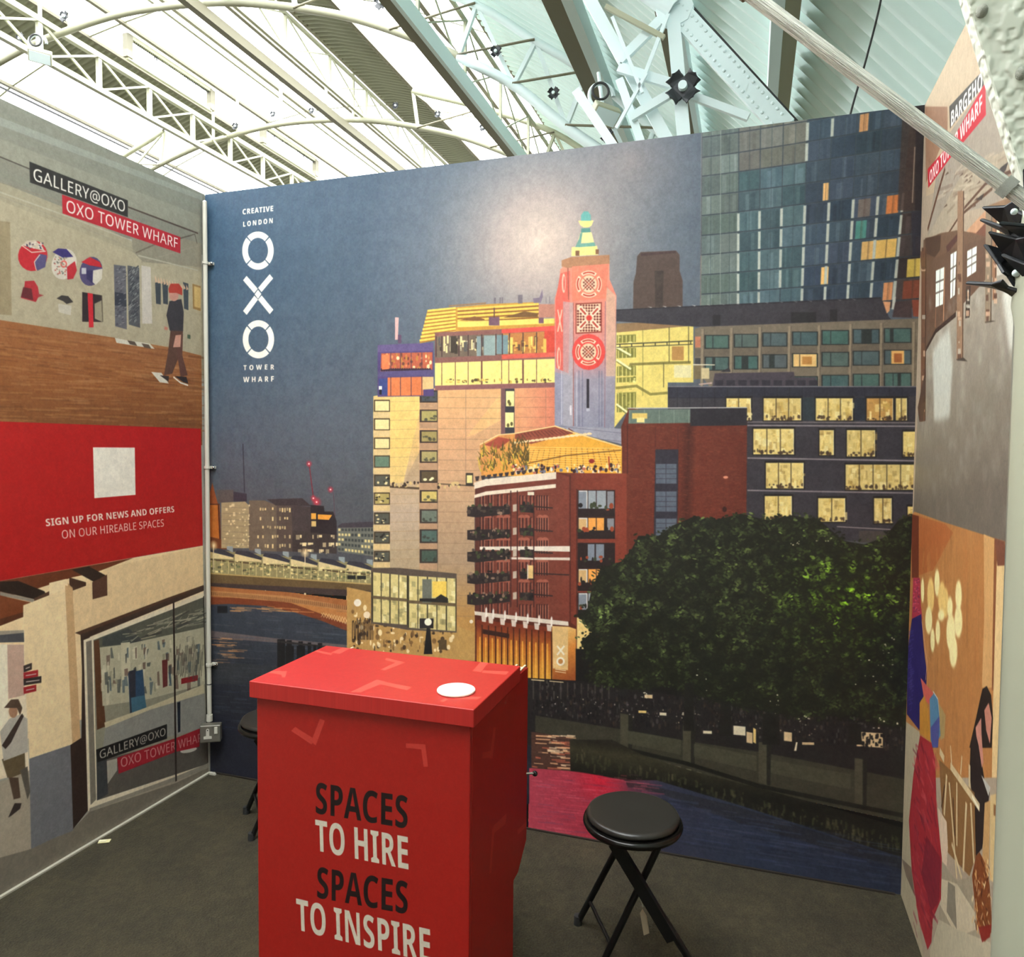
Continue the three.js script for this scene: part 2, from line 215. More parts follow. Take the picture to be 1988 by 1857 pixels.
  for (const [x, y, w] of [[935, 100, 14], [975, 98, 10], [990, 98, 10], [1105, 80, 32], [1325, 90, 5], [1300, 95, 4]]) S.R(rgb(122, 112, 120), x, y, x + w, 140); S.P(rgb(128, 112, 130), 1210, 105, 1255, 100, 1275, 40, 1280, 90, 1265, 135, 1215, 138); S.L(rgb(150, 116, 84), 10, 620, 158, 880, 138);
  // glazed upper storeys
  const G1 = [522, 345, 1370, 300, 1370, 700, 522, 745]; S.P(rgb(140, 92, 84), ...G1);
  S.P(rgb(118, 100, 84), 530, 372, 990, 355, 990, 500, 530, 522); S.P(rgb(196, 128, 66), 990, 352, 1290, 338, 1290, 488, 990, 498); S.P(rgb(214, 72, 54), 1290, 330, 1370, 330, 1370, 480, 1290, 488);
  for (let k = 0; k < 120; k++) { const x = rr(540, 1285); S.R(x > 1000 ? pick([rgb(250, 214, 110), rgb(130, 80, 40), rgb(240, 190, 90), rgb(96, 72, 50)]) : pick([rgb(64, 54, 44), rgb(196, 184, 150), rgb(92, 88, 84), rgb(240, 220, 160)]), x, rr(365, 480), x + rr(5, 26), rr(400, 495)); }
  S.R(rgb(150, 168, 164), 865, 365, 945, 505); S.R(rgb(124, 148, 152), 955, 362, 1035, 495); S.R(rgb(140, 156, 156), 815, 370, 845, 510);
  for (const x of [530, 570, 690, 755, 850, 950, 995, 1045, 1140, 1235]) S.L(rgb(70, 46, 48), 7, x, 370 - (x - 530) * .04, x, 515 - (x - 530) * .03);
  S.P(rgb(222, 96, 78), 990, 500, 1370, 482, 1370, 515, 990, 532); S.P(rgb(236, 84, 70), 990, 322, 1370, 296, 1370, 330, 990, 350);
  S.P(rgb(250, 232, 138), 522, 558, 1370, 528, 1370, 695, 522, 718); for (const x of [570, 665, 755, 850, 990, 1040, 1140, 1235]) S.L(rgb(112, 66, 56), x === 850 || x === 1140 ? 11 : 5, x, 552 - (x - 530) * .03, x, 715 - (x - 530) * .02);
  for (let k = 0; k < 40; k++) S.E(pick([rgb(150, 116, 50), rgb(226, 196, 96), rgb(90, 74, 44)]), rr(600, 1330), rr(672, 694), rr(4, 14), rr(3, 12)); S.P(rgb(146, 94, 92), 522, 718, 1370, 695, 1370, 728, 522, 750);
  // river-level glass box
  S.at(690, 940, 3.6145);
  const GB = [[120, 615, 365, 640, 365, 985, 120, 965], [372, 640, 705, 660, 705, 1030, 372, 1005]];
  S.P(rgb(92, 78, 68), 110, 585, 300, 585, 710, 625, 710, 1040, 365, 1020, 110, 975);
  for (const Q of GB) { S.P(rgb(226, 206, 138), ...Q); const n = Q === GB[0] ? 4 : 5; for (let i = 0; i < 60; i++) { const u = rnd(), v = rnd(); S.Qr(pick([rgb(250, 236, 180, .7), rgb(190, 172, 110, .6), rgb(140, 130, 90, .5)]), Q, u, v, Math.min(1, u + .08), Math.min(1, v + .1)); } for (let i = 0; i <= n; i++) S.Ql(rgb(58, 52, 36), i % 2 ? 6 : 9, Q, i / n, 0, i / n, 1); S.Qr(rgb(112, 92, 66), Q, 0, .47, 1, .53); }
  S.R(rgb(110, 112, 100), 470, 665, 535, 830); S.R(rgb(250, 210, 96), 540, 680, 640, 790); S.P(rgb(40, 36, 34), 450, 800, 560, 800, 600, 770, 650, 800, 650, 830, 450, 820); S.R(rgb(40, 34, 36), 450, 940, 548, 1010); S.E(rgb(255, 246, 220), 510, 965, 26);
  S.P(rgb(24, 20, 22), 500, 1010, 525, 1010, 540, 1190, 480, 1190); S.R(rgb(90, 70, 44), 585, 1090, 640, 1160);
  // tower
  S.at(1050, 380, 3.7135);
  const tw = S.lin(0, 450, 0, 1680, 0, rgb(224, 150, 124), .2, rgb(236, 138, 116), .42, rgb(222, 140, 126), .6, rgb(206, 146, 146), .72, rgb(160, 152, 166), 1, rgb(146, 146, 164));
  S.P(tw, 140, 530, 195, 480, 495, 470, 495, 600, 545, 720, 530, 1675, 100, 1655, 100, 740, 135, 620);
  S.P(rgb(236, 92, 78, .8), 140, 560, 210, 540, 200, 1280, 110, 1240, 105, 760); S.P(rgb(150, 150, 170, .85), 100, 1270, 220, 1300, 220, 1660, 100, 1650);
  S.P(rgb(214, 176, 150, .8), 470, 650, 540, 720, 535, 1300, 470, 1300); S.P(rgb(184, 176, 182, .6), 160, 760, 235, 770, 235, 1660, 160, 1655);
  S.P(rgb(180, 128, 92), 150, 465, 220, 440, 495, 425, 495, 490, 400, 510, 190, 520, 150, 510); S.P(rgb(236, 132, 104), 225, 510, 490, 490, 470, 740, 225, 760); S.L(rgb(150, 84, 68), 7, 195, 520, 200, 750); S.L(rgb(166, 90, 80), 5, 235, 770, 235, 1660); S.L(rgb(150, 110, 120), 5, 465, 760, 460, 1670);
  for (const x of [275, 300, 420, 440]) S.L(rgb(112, 112, 134, .7), 7, x, 1260, x, 1665); S.L(rgb(210, 206, 214, .8), 6, 150, 1260, 150, 1650); S.L(rgb(206, 204, 216, .7), 6, 258, 1270, 258, 1660);
  S.P(rgb(160, 158, 172), 100, 1655, 530, 1675, 620, 1680, 625, 1800, 300, 1720, 90, 1665);
  for (const y of [1700, 1760]) S.L(rgb(120, 118, 134), 4, 130, 1660 + (y - 1700), 580, y + 10);
  S.R(rgb(40, 34, 44), 330, 1320, 348, 1530); S.R(rgb(190, 188, 200), 328, 1530, 352, 1552); S.R(rgb(226, 220, 224), 208, 1510, 222, 1580);
  const ring = (x, y, k) => { for (let i = 0; i < 4; i++) { const a = i * Math.PI / 2 + .12 + Math.PI / 4, b = a + Math.PI / 2 - .24, p = []; for (let j = 0; j <= 10; j++) { const t = a + (b - a) * j / 10; p.push(x + Math.cos(t) * 93 * k, y + Math.sin(t) * 97 * k); } for (let j = 10; j >= 0; j--) { const t = a + (b - a) * j / 10; p.push(x + Math.cos(t) * 70 * k, y + Math.sin(t) * 73 * k); } S.P(rgb(250, 220, 190), ...p); const q = []; for (let j = 1; j <= 9; j++) { const t = a + (b - a) * j / 10; q.push(x + Math.cos(t) * 82 * k, y + Math.sin(t) * 85 * k); } S.L(rgb(196, 70, 50), 11 * k, ...q); } S.E(rgb(236, 206, 170), x, y, 58 * k, 62 * k); for (let a = -3; a <= 3; a++) for (let b = -3; b <= 3; b++) { const u = (a + b) * 12, v = (a - b) * 12; if (u * u + v * v < 2300 && (a || b)) S.P(rgb(120, 40, 34), x + u, y + v - 8, x + u + 8, y + v, x + u, y + v + 8, x + u - 8, y + v); } S.L(rgb(190, 80, 60), 5, x - 42, y - 44, x + 42, y + 44); S.L(rgb(190, 80, 60), 5, x + 42, y - 44, x - 42, y + 44); };
  S.E(rgb(232, 74, 66), 345, 1125, 120, 130); ring(346, 636, 1); ring(342, 1125, 1);
  S.P(rgb(150, 62, 48), 250, 775, 440, 765, 440, 985, 250, 995); S.P(rgb(238, 200, 164), 258, 785, 432, 775, 432, 975, 258, 985);
  for (let a = 0; a < 9; a++) for (let b = 0; b < 10; b++) { const u = 268 + a * 20, v = 790 + b * 20, du = Math.abs(u - 348), dv = Math.abs(v - 880); if (Math.abs(du - dv) > 26) S.P(rgb(110, 36, 32), u, v - 9, u + 9, v, u, v + 9, u - 9, v); }
  for (const [sx, sy] of [[1, 1], [-1, 1], [1, -1], [-1, -1]]) { S.L(rgb(252, 222, 196), 34, 348 + sx * 16, 880 + sy * 18, 348 + sx * 72, 880 + sy * 78); S.L(rgb(186, 70, 52), 13, 348 + sx * 24, 880 + sy * 26, 348 + sx * 64, 880 + sy * 70); } S.E(rgb(230, 60, 50), 348, 880, 20);
  for (const [y, r] of [[630, 70], [1170, 80]]) { S.E(rgb(250, 196, 170), r === 70 ? 165 : 130, y, 14, r); S.E(rgb(226, 90, 76), r === 70 ? 168 : 132, y, 6, r - 18); } S.L(rgb(250, 196, 170), 9, 122, 820, 152, 980); S.L(rgb(250, 196, 170), 9, 152, 820, 122, 980);
  S.P(rgb(244, 224, 140), 220, 435, 222, 370, 405, 360, 415, 425); S.P(rgb(250, 232, 156), 262, 340, 285, 265, 365, 262, 385, 340); S.P(rgb(110, 160, 146), 248, 370, 275, 310, 285, 268, 300, 268, 285, 370); S.P(rgb(110, 166, 150), 285, 345, 385, 335, 395, 362, 280, 370); S.P(rgb(90, 150, 140), 292, 235, 355, 232, 358, 262, 290, 266); S.P(rgb(250, 230, 140), 270, 180, 380, 178, 365, 215, 340, 228, 310, 228, 285, 212); S.P(rgb(104, 174, 166), 290, 180, 290, 140, 310, 112, 340, 112, 360, 140, 360, 180); S.R(rgb(130, 90, 60), 250, 395, 278, 432); S.R(rgb(130, 90, 60), 395, 385, 418, 420);
  // brick chimney behind
  S.P(rgb(84, 66, 58), 665, 815, 668, 620, 685, 560, 695, 435, 720, 405, 975, 395, 1000, 425, 1000, 540, 1022, 610, 1022, 800); S.P(rgb(70, 48, 46), 720, 415, 975, 395, 975, 412, 720, 435); S.P(rgb(64, 50, 44), 820, 540, 885, 540, 880, 800, 825, 800);
  // yellow glass stair hall
  S.P(rgb(240, 218, 122), 545, 960, 1100, 920, 1100, 1345, 915, 1345, 915, 1530, 640, 1530, 530, 1670); S.P(rgb(150, 116, 78), 545, 920, 1105, 895, 1105, 935, 545, 985);
  for (const [y0, y1] of [[1005, 1060], [1100, 1170], [1230, 1300], [1310, 1345], [1420, 1560]]) { S.P(rgb(134, 130, 58), 548, y0, 685, y0 - 6, 685, y1 - 6, 548, y1); for (let k = 0; k < 5; k++) S.L(rgb(236, 222, 130), 6, 560 + k * 28, y0, 560 + k * 28, y1); }
  for (let k = 0; k < 30; k++) { const x = rr(550, 680), y = rr(1000, 1560); S.R(pick([rgb(110, 110, 46, .6), rgb(190, 180, 90, .6), rgb(250, 240, 160, .7)]), x, y, x + rr(6, 30), y + rr(4, 16)); }
  for (const [a, b] of [[1090, 1150], [1180, 1250], [1500, 1580]]) { S.L(rgb(250, 244, 190), 14, 545, a, 650, b); S.L(rgb(126, 126, 60), 6, 545, a + 14, 650, b + 14); }
  S.L(rgb(60, 58, 40), 7, 545, 1070, 1095, 1045); S.L(rgb(60, 58, 40), 5, 545, 1092, 1095, 1070); for (let k = 0; k < 7; k++) S.L(rgb(60, 58, 40), 7, 570 + k * 85, 1068 - k * 4, 570 + k * 85, 1092 - k * 4);
  S.L(rgb(140, 128, 64), 18, 640, 1215, 880, 1205, 1080, 1200); S.L(rgb(150, 138, 70), 18, 540, 1385, 690, 1370, 790, 1430, 915, 1420); S.L(rgb(80, 72, 40), 5, 925, 945, 925, 1200); S.L(rgb(80, 72, 40), 5, 1065, 940, 1065, 1200); S.L(rgb(90, 80, 44), 5, 885, 1205, 885, 1380); S.R(rgb(190, 140, 76), 945, 1085, 1030, 1185); S.L(rgb(120, 112, 50), 3, 735, 960, 735, 1440); S.R(rgb(240, 230, 180, .9), 960, 1220, 1085, 1310);
  // glass skyscraper
  S.at(1340, 200, 4.127);
  S.P(S.lin(80, 0, 1860, 0, 0, rgb(98, 112, 108), .25, rgb(96, 108, 110), .5, rgb(58, 78, 92), .8, rgb(48, 56, 74), 1, rgb(52, 44, 48)), 95, 215, 1900, -30, 1850, 1640, 80, 1640);
  const xt = [92, 245, 390, 565, 750, 945, 1145, 1350, 1555, 1765, 1895], xb = [82, 240, 385, 550, 718, 895, 1078, 1260, 1445, 1630, 1850], yl = [280, 440, 590, 750, 905, 1065, 1220, 1380, 1535, 1690].map((v) => v - 4), yr = [-20, 150, 330, 508, 685, 860, 1038, 1218, 1392, 1565];
  const gx = (i, y) => { const t = (y - 100) / 1500; return xt[i] + (xb[i] - xt[i]) * t; }, gy = (j, x) => (j < 0 ? gy(0, x) - 150 : yl[j] + (yr[j] - yl[j]) * Math.pow((x - 90) / 1770, 1.1));
  const cell = (i, j) => { const f = (ii, jj) => { let y = gy(jj, 900), x = gx(ii, y); y = gy(jj, x < 91 ? 91 : x); x = gx(ii, y); return [x, y]; }; return [...f(i, j - 1), ...f(i + 1, j - 1), ...f(i + 1, j), ...f(i, j)]; };
  for (let i = 0; i < 10; i++) for (let j = 0; j < 10; j++) {
    const Q = cell(i, j), left = i < 2, top = j < 3 && i < 5;
    const dl = rr(-12, 14), base = (left ? [96, 110, 106] : top ? [110, 110, 102] : i < 5 ? [66, 92, 100] : i < 9 ? [48, 66, 84] : [56, 46, 46]).map((v) => v + dl + rr(-2, 2));
    S.P(rgb(...base), ...Q);
    for (let k = 0; k < 3; k++) { const u = rr(.05, .8), w = rr(.06, .25), dk = rr(-18, 26); S.Qr(rgb(base[0] + dk, base[1] + dk, base[2] + dk, .7), Q, u, rr(0, .25), Math.min(.98, u + w), 1); }
    S.Ql(rgb(50, 66, 72, .8), 4, Q, .5, 0, .5, 1);
  }
  for (const [i, j, u0, u1, c] of [[6, 1, 1.05, 1.4, [205, 150, 100]], [5, 4, .72, .95, [240, 190, 120]], [8, 5, .35, .85, [214, 130, 70]], [7, 6, .15, .6, [72, 138, 130]], [5, 8, .78, 1.1, [246, 196, 116]], [7, 7, .45, 1, [222, 180, 110]], [8, 7, .05, .9, [232, 190, 104]], [9, 8, .4, 1, [214, 186, 90]], [9, 7, .7, 1, [150, 76, 48]], [8, 9, .5, .9, [220, 150, 100]], [9, 9, .3, 1, [130, 66, 46]], [4, 4, .0, .0, [0, 0, 0]], [7, 5, .2, .7, [110, 100, 96]]]) if (u1) { const Q = cell(i, j); S.Qr(rgb(...c), Q, u0, .12, u1, .96); S.Ql(rgb(70, 50, 40, .8), 4, Q, (u0 + u1) / 2, .1, (u0 + u1) / 2, .96); S.Ql(rgb(70, 50, 40, .6), 3, Q, u0 * .6 + u1 * .4 + .1, .1, u0 * .6 + u1 * .4 + .1, .96); }
  for (let j = 0; j < 10; j++) { const p = []; for (let k = 0; k <= 12; k++) { const x = 90 + 1775 * k / 12; p.push(x, gy(j, x)); } S.L(rgb(44, 54, 64), 8, ...p); S.L(rgb(120, 132, 132, .35), 3, ...p.map((v, k) => k % 2 ? v + 6 : v)); }
  for (let i = 0; i < 10; i++) S.L(i < 2 ? rgb(150, 160, 152, .75) : rgb(50, 64, 72), i < 2 ? 6 : 7, gx(i, 100), gy(-1, xt[i]) - 40, gx(i, 1640), 1640);
  for (let i = 2; i < 10; i++) for (let j = 0; j < 10; j++) { const on = i < 5 ? j > 4 : i === 5 ? j > 4 || j === 2 : j > 4; if (on && rnd() < .96 || (j < 1 && i > 5) || (i > 4 && j === 1 && i < 7)) { const Q = cell(i, j); S.Qr(rgb(188, 194, 184), Q, -.07, .08, .05, .95); } }
  S.P(rgb(60, 44, 40, .8), 1700, 100, 1900, 0, 1870, 860, 1660, 860); S.P(rgb(34, 26, 32), 1810, -20, 1905, -40, 1870, 860, 1800, 860); S.L(rgb(176, 160, 140), 7, 1800, 350, 1780, 800); S.P(rgb(34, 36, 52, .9), 1770, 870, 1868, 860, 1866, 1220, 1780, 1225); S.L(rgb(220, 190, 150), 7, 86, 1220, 82, 1620); S.L(rgb(80, 74, 84), 5, 95, 215, 82, 1620);
  S.L(rgb(200, 188, 168), 9, 1866, 1250, 1840, 2300);
  // long grey roof and hotel
  S.at(1280, 560, 3.7135);
  S.P(rgb(54, 50, 58), -310, 160, 1600, 66, 1655, 205, 1700, 250, 270, 275, -310, 235);
  S.L(rgb(34, 32, 40), 8, -310, 155, 1600, 66); for (let k = 0; k < 15; k++) S.P(rgb(190, 186, 180, k < 4 ? .95 : .4), -85 + k * 105, 128 - k * 4, -50 + k * 105, 135 - k * 4, -60 + k * 105, 140 - k * 4);
  for (const [a, b, c, d] of [[385, 190, 440, 265], [950, 170, 1130, 245], [1230, 150, 1282, 235]]) S.R(rgb(34, 32, 36), a, b, c, d); S.P(rgb(222, 160, 116), 1612, 92, 1668, 95, 1660, 160, 1640, 180); S.L(rgb(200, 200, 190), 22, 1695, 60, 1685, 150); S.P(rgb(70, 54, 56), 1700, 100, 1820, 80, 1820, 210, 1680, 205); S.P(rgb(136, 66, 46), 1820, 80, 1880, 80, 1880, 205, 1830, 200);
  S.P(rgb(122, 110, 94), 255, 290, 300, 275, 1870, 215, 1860, 720, 370, 720, 255, 560);
  const X1 = [[330, 500], [540, 710], [745, 920], [960, 1140], [1172, 1365], [1397, 1585], [1622, 1815]], Y1 = [[340, 428], [332, 420], [322, 412], [315, 405], [305, 400], [297, 392], [290, 385]];
  S.P(rgb(110, 98, 84), 255, 430, 1860, 385, 1860, 460, 255, 490); S.R(rgb(200, 128, 96), 258, 345, 298, 425); S.R(rgb(60, 60, 62), 258, 500, 298, 545);
  for (const x of [312, 520, 725, 938, 1152, 1378, 1600, 1835]) { S.L(rgb(150, 134, 112), 18, x, 290 - (x - 312) * .033, x - 8, 720); S.L(rgb(84, 74, 64), 4, x + 12, 290 - (x - 312) * .033, x + 4, 720); }
  X1.forEach(([a, b], i) => [[0, 0], [1, 157], [2, 322]].forEach(([r, d]) => { const [t, u] = Y1[i], y0 = t + d, y1 = Math.min(u + d, 702), dark = rnd() < .75; if (r === 2 && i < 3) return; S.R(rgb(34, 38, 38), a - 4, y0 - 6, b + 4, y1 + 6); S.R(rgb(76 + rr(-8, 10), 100 + rr(-8, 8), 98), a + 5, y0, b - 4, y1); if (dark) { const m = a + rr(.15, .6) * (b - a); S.R(rgb(38, 46, 46), m, y0, m + rr(20, 80), y1); } S.L(rgb(40, 44, 44), 5, a + (b - a) * .33, y0, a + (b - a) * .33, y1); if (r === 1 && i === 3) { S.R(rgb(240, 200, 130), a + 6, y0, b - 6, y1); S.R(rgb(196, 136, 66), a + 70, y0 + 18, b - 40, y1 - 16); S.L(rgb(60, 40, 30), 5, a + 52, y0, a + 52, y1); } if (r === 1 && i === 6) { S.R(rgb(240, 186, 110), a + 50, y0, b - 50, y1); S.R(rgb(170, 100, 50), a + 70, y0 + 20, b - 66, y1 - 10); } }));
  S.P(rgb(70, 62, 72), 400, 610, 970, 600, 975, 640, 1130, 640, 1130, 700, 380, 715); for (let k = 0; k < 9; k++) S.R(rgb(46, 42, 54), 400 + k * 85, 660, 460 + k * 85, 698); S.P(rgb(120, 104, 74), 250, 555, 300, 555, 300, 650, 250, 655); S.R(rgb(214, 196, 150), 302, 572, 360, 650); S.L(rgb(230, 220, 190), 8, 240, 548, 400, 550); S.L(rgb(200, 170, 160), 10, 285, 690, 380, 680); S.P(rgb(50, 44, 50), 440, 600, 500, 570, 490, 530, 515, 600);
  // charcoal offices
  S.P(rgb(58, 54, 62), 62, 705, 1860, 705, 1850, 1640, 1820, 1830, 620, 1800, 600, 880, 62, 880); S.P(rgb(44, 44, 58), 62, 705, 1860, 705, 1858, 775, 62, 790); for (let k = 0; k < 19; k++) S.L(rgb(32, 32, 42), 4, 130 + k * 90, 712, 130 + k * 90, k < 5 ? 855 : 785); S.L(rgb(32, 32, 42), 4, 62, 788, 480, 788); S.L(rgb(130, 126, 132), 6, 62, 706, 1860, 706);
  S.P(rgb(44, 54, 62), 1020, 785, 1130, 785, 1130, 950, 1020, 950); S.P(rgb(36, 42, 56), 1395, 785, 1495, 785, 1495, 950, 1395, 950);
  for (const [y, c] of [[965, 120], [990, 150], [1225, 150], [1458, 140]]) S.L(rgb(c, c - 10, c - 6), 10, 635, y - 4, 1850, y + (y > 1000 ? 16 : 2));
  const office = [[483, 790, 660, 950, 2], [752, 790, 1022, 950, 3], [1128, 790, 1395, 950, 3], [1495, 790, 1685, 950, 2], [1705, 790, 1785, 950, 2], [678, 1010, 970, 1195, 3], [1155, 1020, 1258, 1200, 1], [1352, 1020, 1555, 1210, 2], [1757, 1030, 1850, 1210, 1], [768, 1255, 1040, 1440, 3], [1343, 1268, 1838, 1450, 5], [760, 1495, 955, 1665, 2], [1145, 1510, 1340, 1680, 2], [1548, 1510, 1675, 1690, 2], [1790, 1570, 1830, 1650, 1]];
  office.forEach(([a, b, c, d, n], i) => { S.R(rgb(30, 26, 26), a - 8, b - 14, c + 10, d + 8); S.R(i % 3 === 1 ? rgb(232, 206, 130) : i === 3 || i === 10 ? rgb(206, 156, 84) : rgb(240, 214, 134), a, b, c, d); for (let k = 0; k < (c - a) / 6; k++) { const x = rr(a, c - 10), y = rr(b, d); S.R(pick([rgb(252, 236, 170, .8), rgb(214, 176, 90, .6), rgb(250, 226, 150, .7), rgb(160, 120, 60, .4)]), x, y, x + rr(4, 34), Math.min(d, y + rr(6, 60))); } for (let k = 0; k < (c - a) / 14; k++) { const x = rr(a + 4, c - 8); S.E(rgb(70, 50, 34, .85), x, d - rr(4, 30), rr(4, 12), rr(5, 16)); } for (let k = 1; k < n; k++) S.L(rgb(74, 56, 36), 6, a + (c - a) * k / n, b, a + (c - a) * k / n, d); S.L(rgb(255, 244, 200), 4, c - 2, b, c - 2, d); });
  S.L(rgb(150, 140, 140), 8, 1280, 1715, 1740, 1740); S.P(rgb(70, 64, 62), 1440, 1745, 1730, 1750, 1730, 1830, 1440, 1830);
  // brick stair tower
  S.at(880, 780, 3.3133);
  S.P(S.lin(1080, 0, 1890, 0, 0, rgb(96, 40, 27), .05, rgb(112, 48, 33), .5, rgb(106, 45, 31), .56, rgb(78, 33, 24), .62, rgb(114, 50, 35), 1, rgb(106, 45, 32)), 1080, 160, 1130, 40, 1890, 120, 1885, 780, 1885, 1000, 640, 1000, 750, 460, 1085, 455);
  for (let k = 0; k < 700; k++) { const x = rr(1100, 1880), y = rr(150, 760); S.L(rgb(190, 90, 66, .18), 4, x, y, x + rr(10, 30), y); }
  S.P(rgb(106, 122, 112), 1130, 50, 1525, 45, 1525, 135, 1125, 140); for (let k = 0; k < 5; k++) S.L(rgb(150, 164, 150), 3, 1135 + k * 95, 50, 1135 + k * 95, 138); S.R(rgb(232, 200, 110), 1150, 72, 1248, 108); S.R(rgb(250, 226, 150), 1180, 100, 1230, 132); S.P(rgb(42, 38, 46), 1525, 40, 1890, 38, 1888, 150, 1525, 155); S.L(rgb(196, 192, 190), 6, 1120, 40, 1890, 36); S.L(rgb(84, 34, 26), 8, 1120, 140, 1120, 460); S.L(rgb(96, 40, 30), 6, 1300, 160, 1300, 300); S.L(rgb(96, 40, 30), 8, 1445, 160, 1445, 760); S.E(rgb(226, 150, 120), 1752, 484, 16, 9); S.E(rgb(60, 26, 22), 1745, 690, 14, 18);
  S.P(rgb(50, 46, 58), 1300, 305, 1448, 305, 1440, 870, 1290, 870); for (const [a, b] of [[398, 525], [575, 705], [750, 870]]) { S.R(rgb(96, 104, 118), 1303, a, 1436, b); for (let k = 1; k < 4; k++) S.L(rgb(60, 60, 72), 4, 1303, a + (b - a) * k / 4, 1436, a + (b - a) * k / 4); S.L(rgb(60, 60, 72), 4, 1368, a, 1368, b); }
  // roof terrace
  S.P(S.lin(400, 150, 700, 460, 0, rgb(222, 148, 84), .5, rgb(240, 170, 66), 1, rgb(246, 178, 60)), 170, 280, 290, 215, 400, 200, 655, 155, 820, 205, 1085, 285, 1085, 460, 660, 470, 180, 480);
  S.P(rgb(170, 76, 56), 200, 275, 290, 225, 375, 240, 290, 300); S.P(rgb(150, 74, 54), 400, 200, 655, 160, 775, 200, 500, 270, 395, 235); for (let k = 0; k < 16; k++) S.L(rgb(110, 50, 40), 5, 410 + k * 22, 200 - k * 2, 430 + k * 24, 232 - k * 2); for (let k = 0; k < 18; k++) S.E(rgb(250, 220, 170), 400 + k * 28, 262 - k * 3.4, 16, 8);
  S.L(rgb(250, 214, 150), 7, 170, 275, 290, 212, 400, 202, 655, 155, 800, 205, 1085, 290); for (let k = 0; k < 16; k++) S.L(rgb(170, 100, 40), 4, 520 + k * 34, 290 + Math.abs(k - 8) * 2, 480 + k * 40, 430); for (let k = 0; k < 10; k++) S.L(rgb(250, 206, 110), 5, 480, 290 + k * 14, 1080, 300 + k * 16); S.L(rgb(120, 76, 30), 6, 450, 400, 720, 345, 1080, 310);
  for (let k = 0; k < 160; k++) { const x = rr(160, 480), y = 300 + rnd() * 150; S.P(pick([rgb(112, 92, 34), rgb(150, 124, 50), rgb(80, 70, 30), rgb(226, 190, 70)]), x, y, x + rr(-26, 26), y - rr(20, 70), x + 10, y); } for (let k = 0; k < 60; k++) { const x = rr(350, 480), y = rr(250, 400); S.P(rgb(96, 78, 36), x, y, x + rr(-26, 26), y - 44, x + 10, y); }
  for (let k = 0; k < 120; k++) S.E(pick([rgb(250, 226, 200), rgb(60, 34, 34), rgb(200, 110, 90), rgb(120, 120, 140), rgb(250, 220, 150)]), rr(380, 1085), rr(405, 455), rr(4, 12), rr(5, 15)); S.E(rgb(150, 40, 34), 890, 380, 18, 14); S.L(rgb(170, 60, 40), 8, 1000, 350, 1005, 440);
  // brick warehouse
  S.P(S.lin(140, 0, 760, 0, 0, rgb(86, 44, 36), .3, rgb(120, 58, 44), .8, rgb(122, 60, 46), 1, rgb(128, 60, 46)), 140, 530, 210, 500, 660, 450, 750, 460, 750, 1420, 140, 1350);
  S.P(S.lin(740, 0, 1120, 0, 0, rgb(104, 46, 34), .2, rgb(128, 56, 40), 1, rgb(140, 60, 42)), 660, 455, 1115, 460, 1115, 1500, 745, 1500, 745, 480); S.L(rgb(84, 36, 28), 7, 752, 470, 752, 1430); S.L(rgb(80, 34, 26), 8, 795, 560, 795, 1500);
  for (let k = 0; k < 500; k++) { const x = rr(150, 1110), y = rr(520, 1400); S.L(pick([rgb(170, 90, 70, .3), rgb(70, 30, 26, .3)]), 4, x, y, x + rr(8, 26), y); }
  for (let k = 0; k < 24; k++) { const x = [170, 190, 225, 245, 285, 310, 345, 425, 445, 470, 495, 535, 550, 565, 582, 600][k % 16]; for (let r = 0; r < 6; r++) { const y = 600 + r * 140 - (x < 400 ? 8 : 0); if (k < 16) { S.R(rgb(60, 28, 28), x, y, x + 8, y + 96); S.R(rgb(206, 134, 106, .8), x + 8, y + 6, x + 13, y + 92); } } }
  for (const x of [225, 300, 345, 440, 470, 560, 590]) for (const y of [745, 890, 1030, 1160]) S.E(rgb(170, 96, 76), x, y, 24, 20, 0, Math.PI, 2 * Math.PI);
  S.P(rgb(240, 222, 198), 135, 520, 210, 495, 662, 450, 662, 495, 210, 540, 135, 560); S.P(rgb(240, 222, 198), 135, 598, 210, 575, 660, 527, 660, 552, 210, 600, 135, 618); S.P(rgb(238, 224, 206), 170, 930, 750, 926, 750, 963, 170, 950); S.P(rgb(232, 214, 196), 365, 998, 750, 1000, 750, 1018, 365, 1012);
  for (let k = 0; k < 13; k++) S.P(rgb(60, 48, 48), 140 + k * 38, 480 - k * 5, 168 + k * 38, 476 - k * 5, 162 + k * 38, 505 - k * 6, 146 + k * 38, 508 - k * 6);
  for (const y of [690, 840, 980, 1120, 1255]) { S.P(rgb(44, 34, 34), 90, y - 15, 150, y - 20, 365, y - 20, 365, y + 30, 150, y + 52, 90, y + 45); for (let k = 0; k < 26; k++) S.E(pick([rgb(80, 66, 58), rgb(24, 20, 20), rgb(66, 74, 44), rgb(150, 120, 100)]), rr(95, 360), rr(y - 32, y + 30), rr(4, 14), rr(4, 16)); S.P(rgb(46, 36, 36), 430, y - 30, 520, y - 30, 520, y + 24, 430, y + 16); for (let k = 0; k < 10; k++) S.E(pick([rgb(70, 58, 50), rgb(26, 22, 22), rgb(58, 66, 40)]), rr(435, 515), rr(y - 44, y + 16), rr(4, 13), rr(5, 15)); S.P(rgb(200, 180, 160), 383, y - 30, 408, y - 34, 408, y + 12, 383, y + 16); S.L(rgb(52, 34, 32), 8, 520, y - 18, y === 1120 ? 745 : 640, y - 8); }
  for (const x of [370, 412, 518]) S.L(rgb(60, 28, 26), 6, x, 570, x, 1320); S.R(rgb(240, 226, 200), 478, 578, 520, 600); S.R(rgb(240, 200, 130), 480, 1050, 514, 1135); S.R(rgb(230, 210, 190), 475, 1045, 482, 1140);
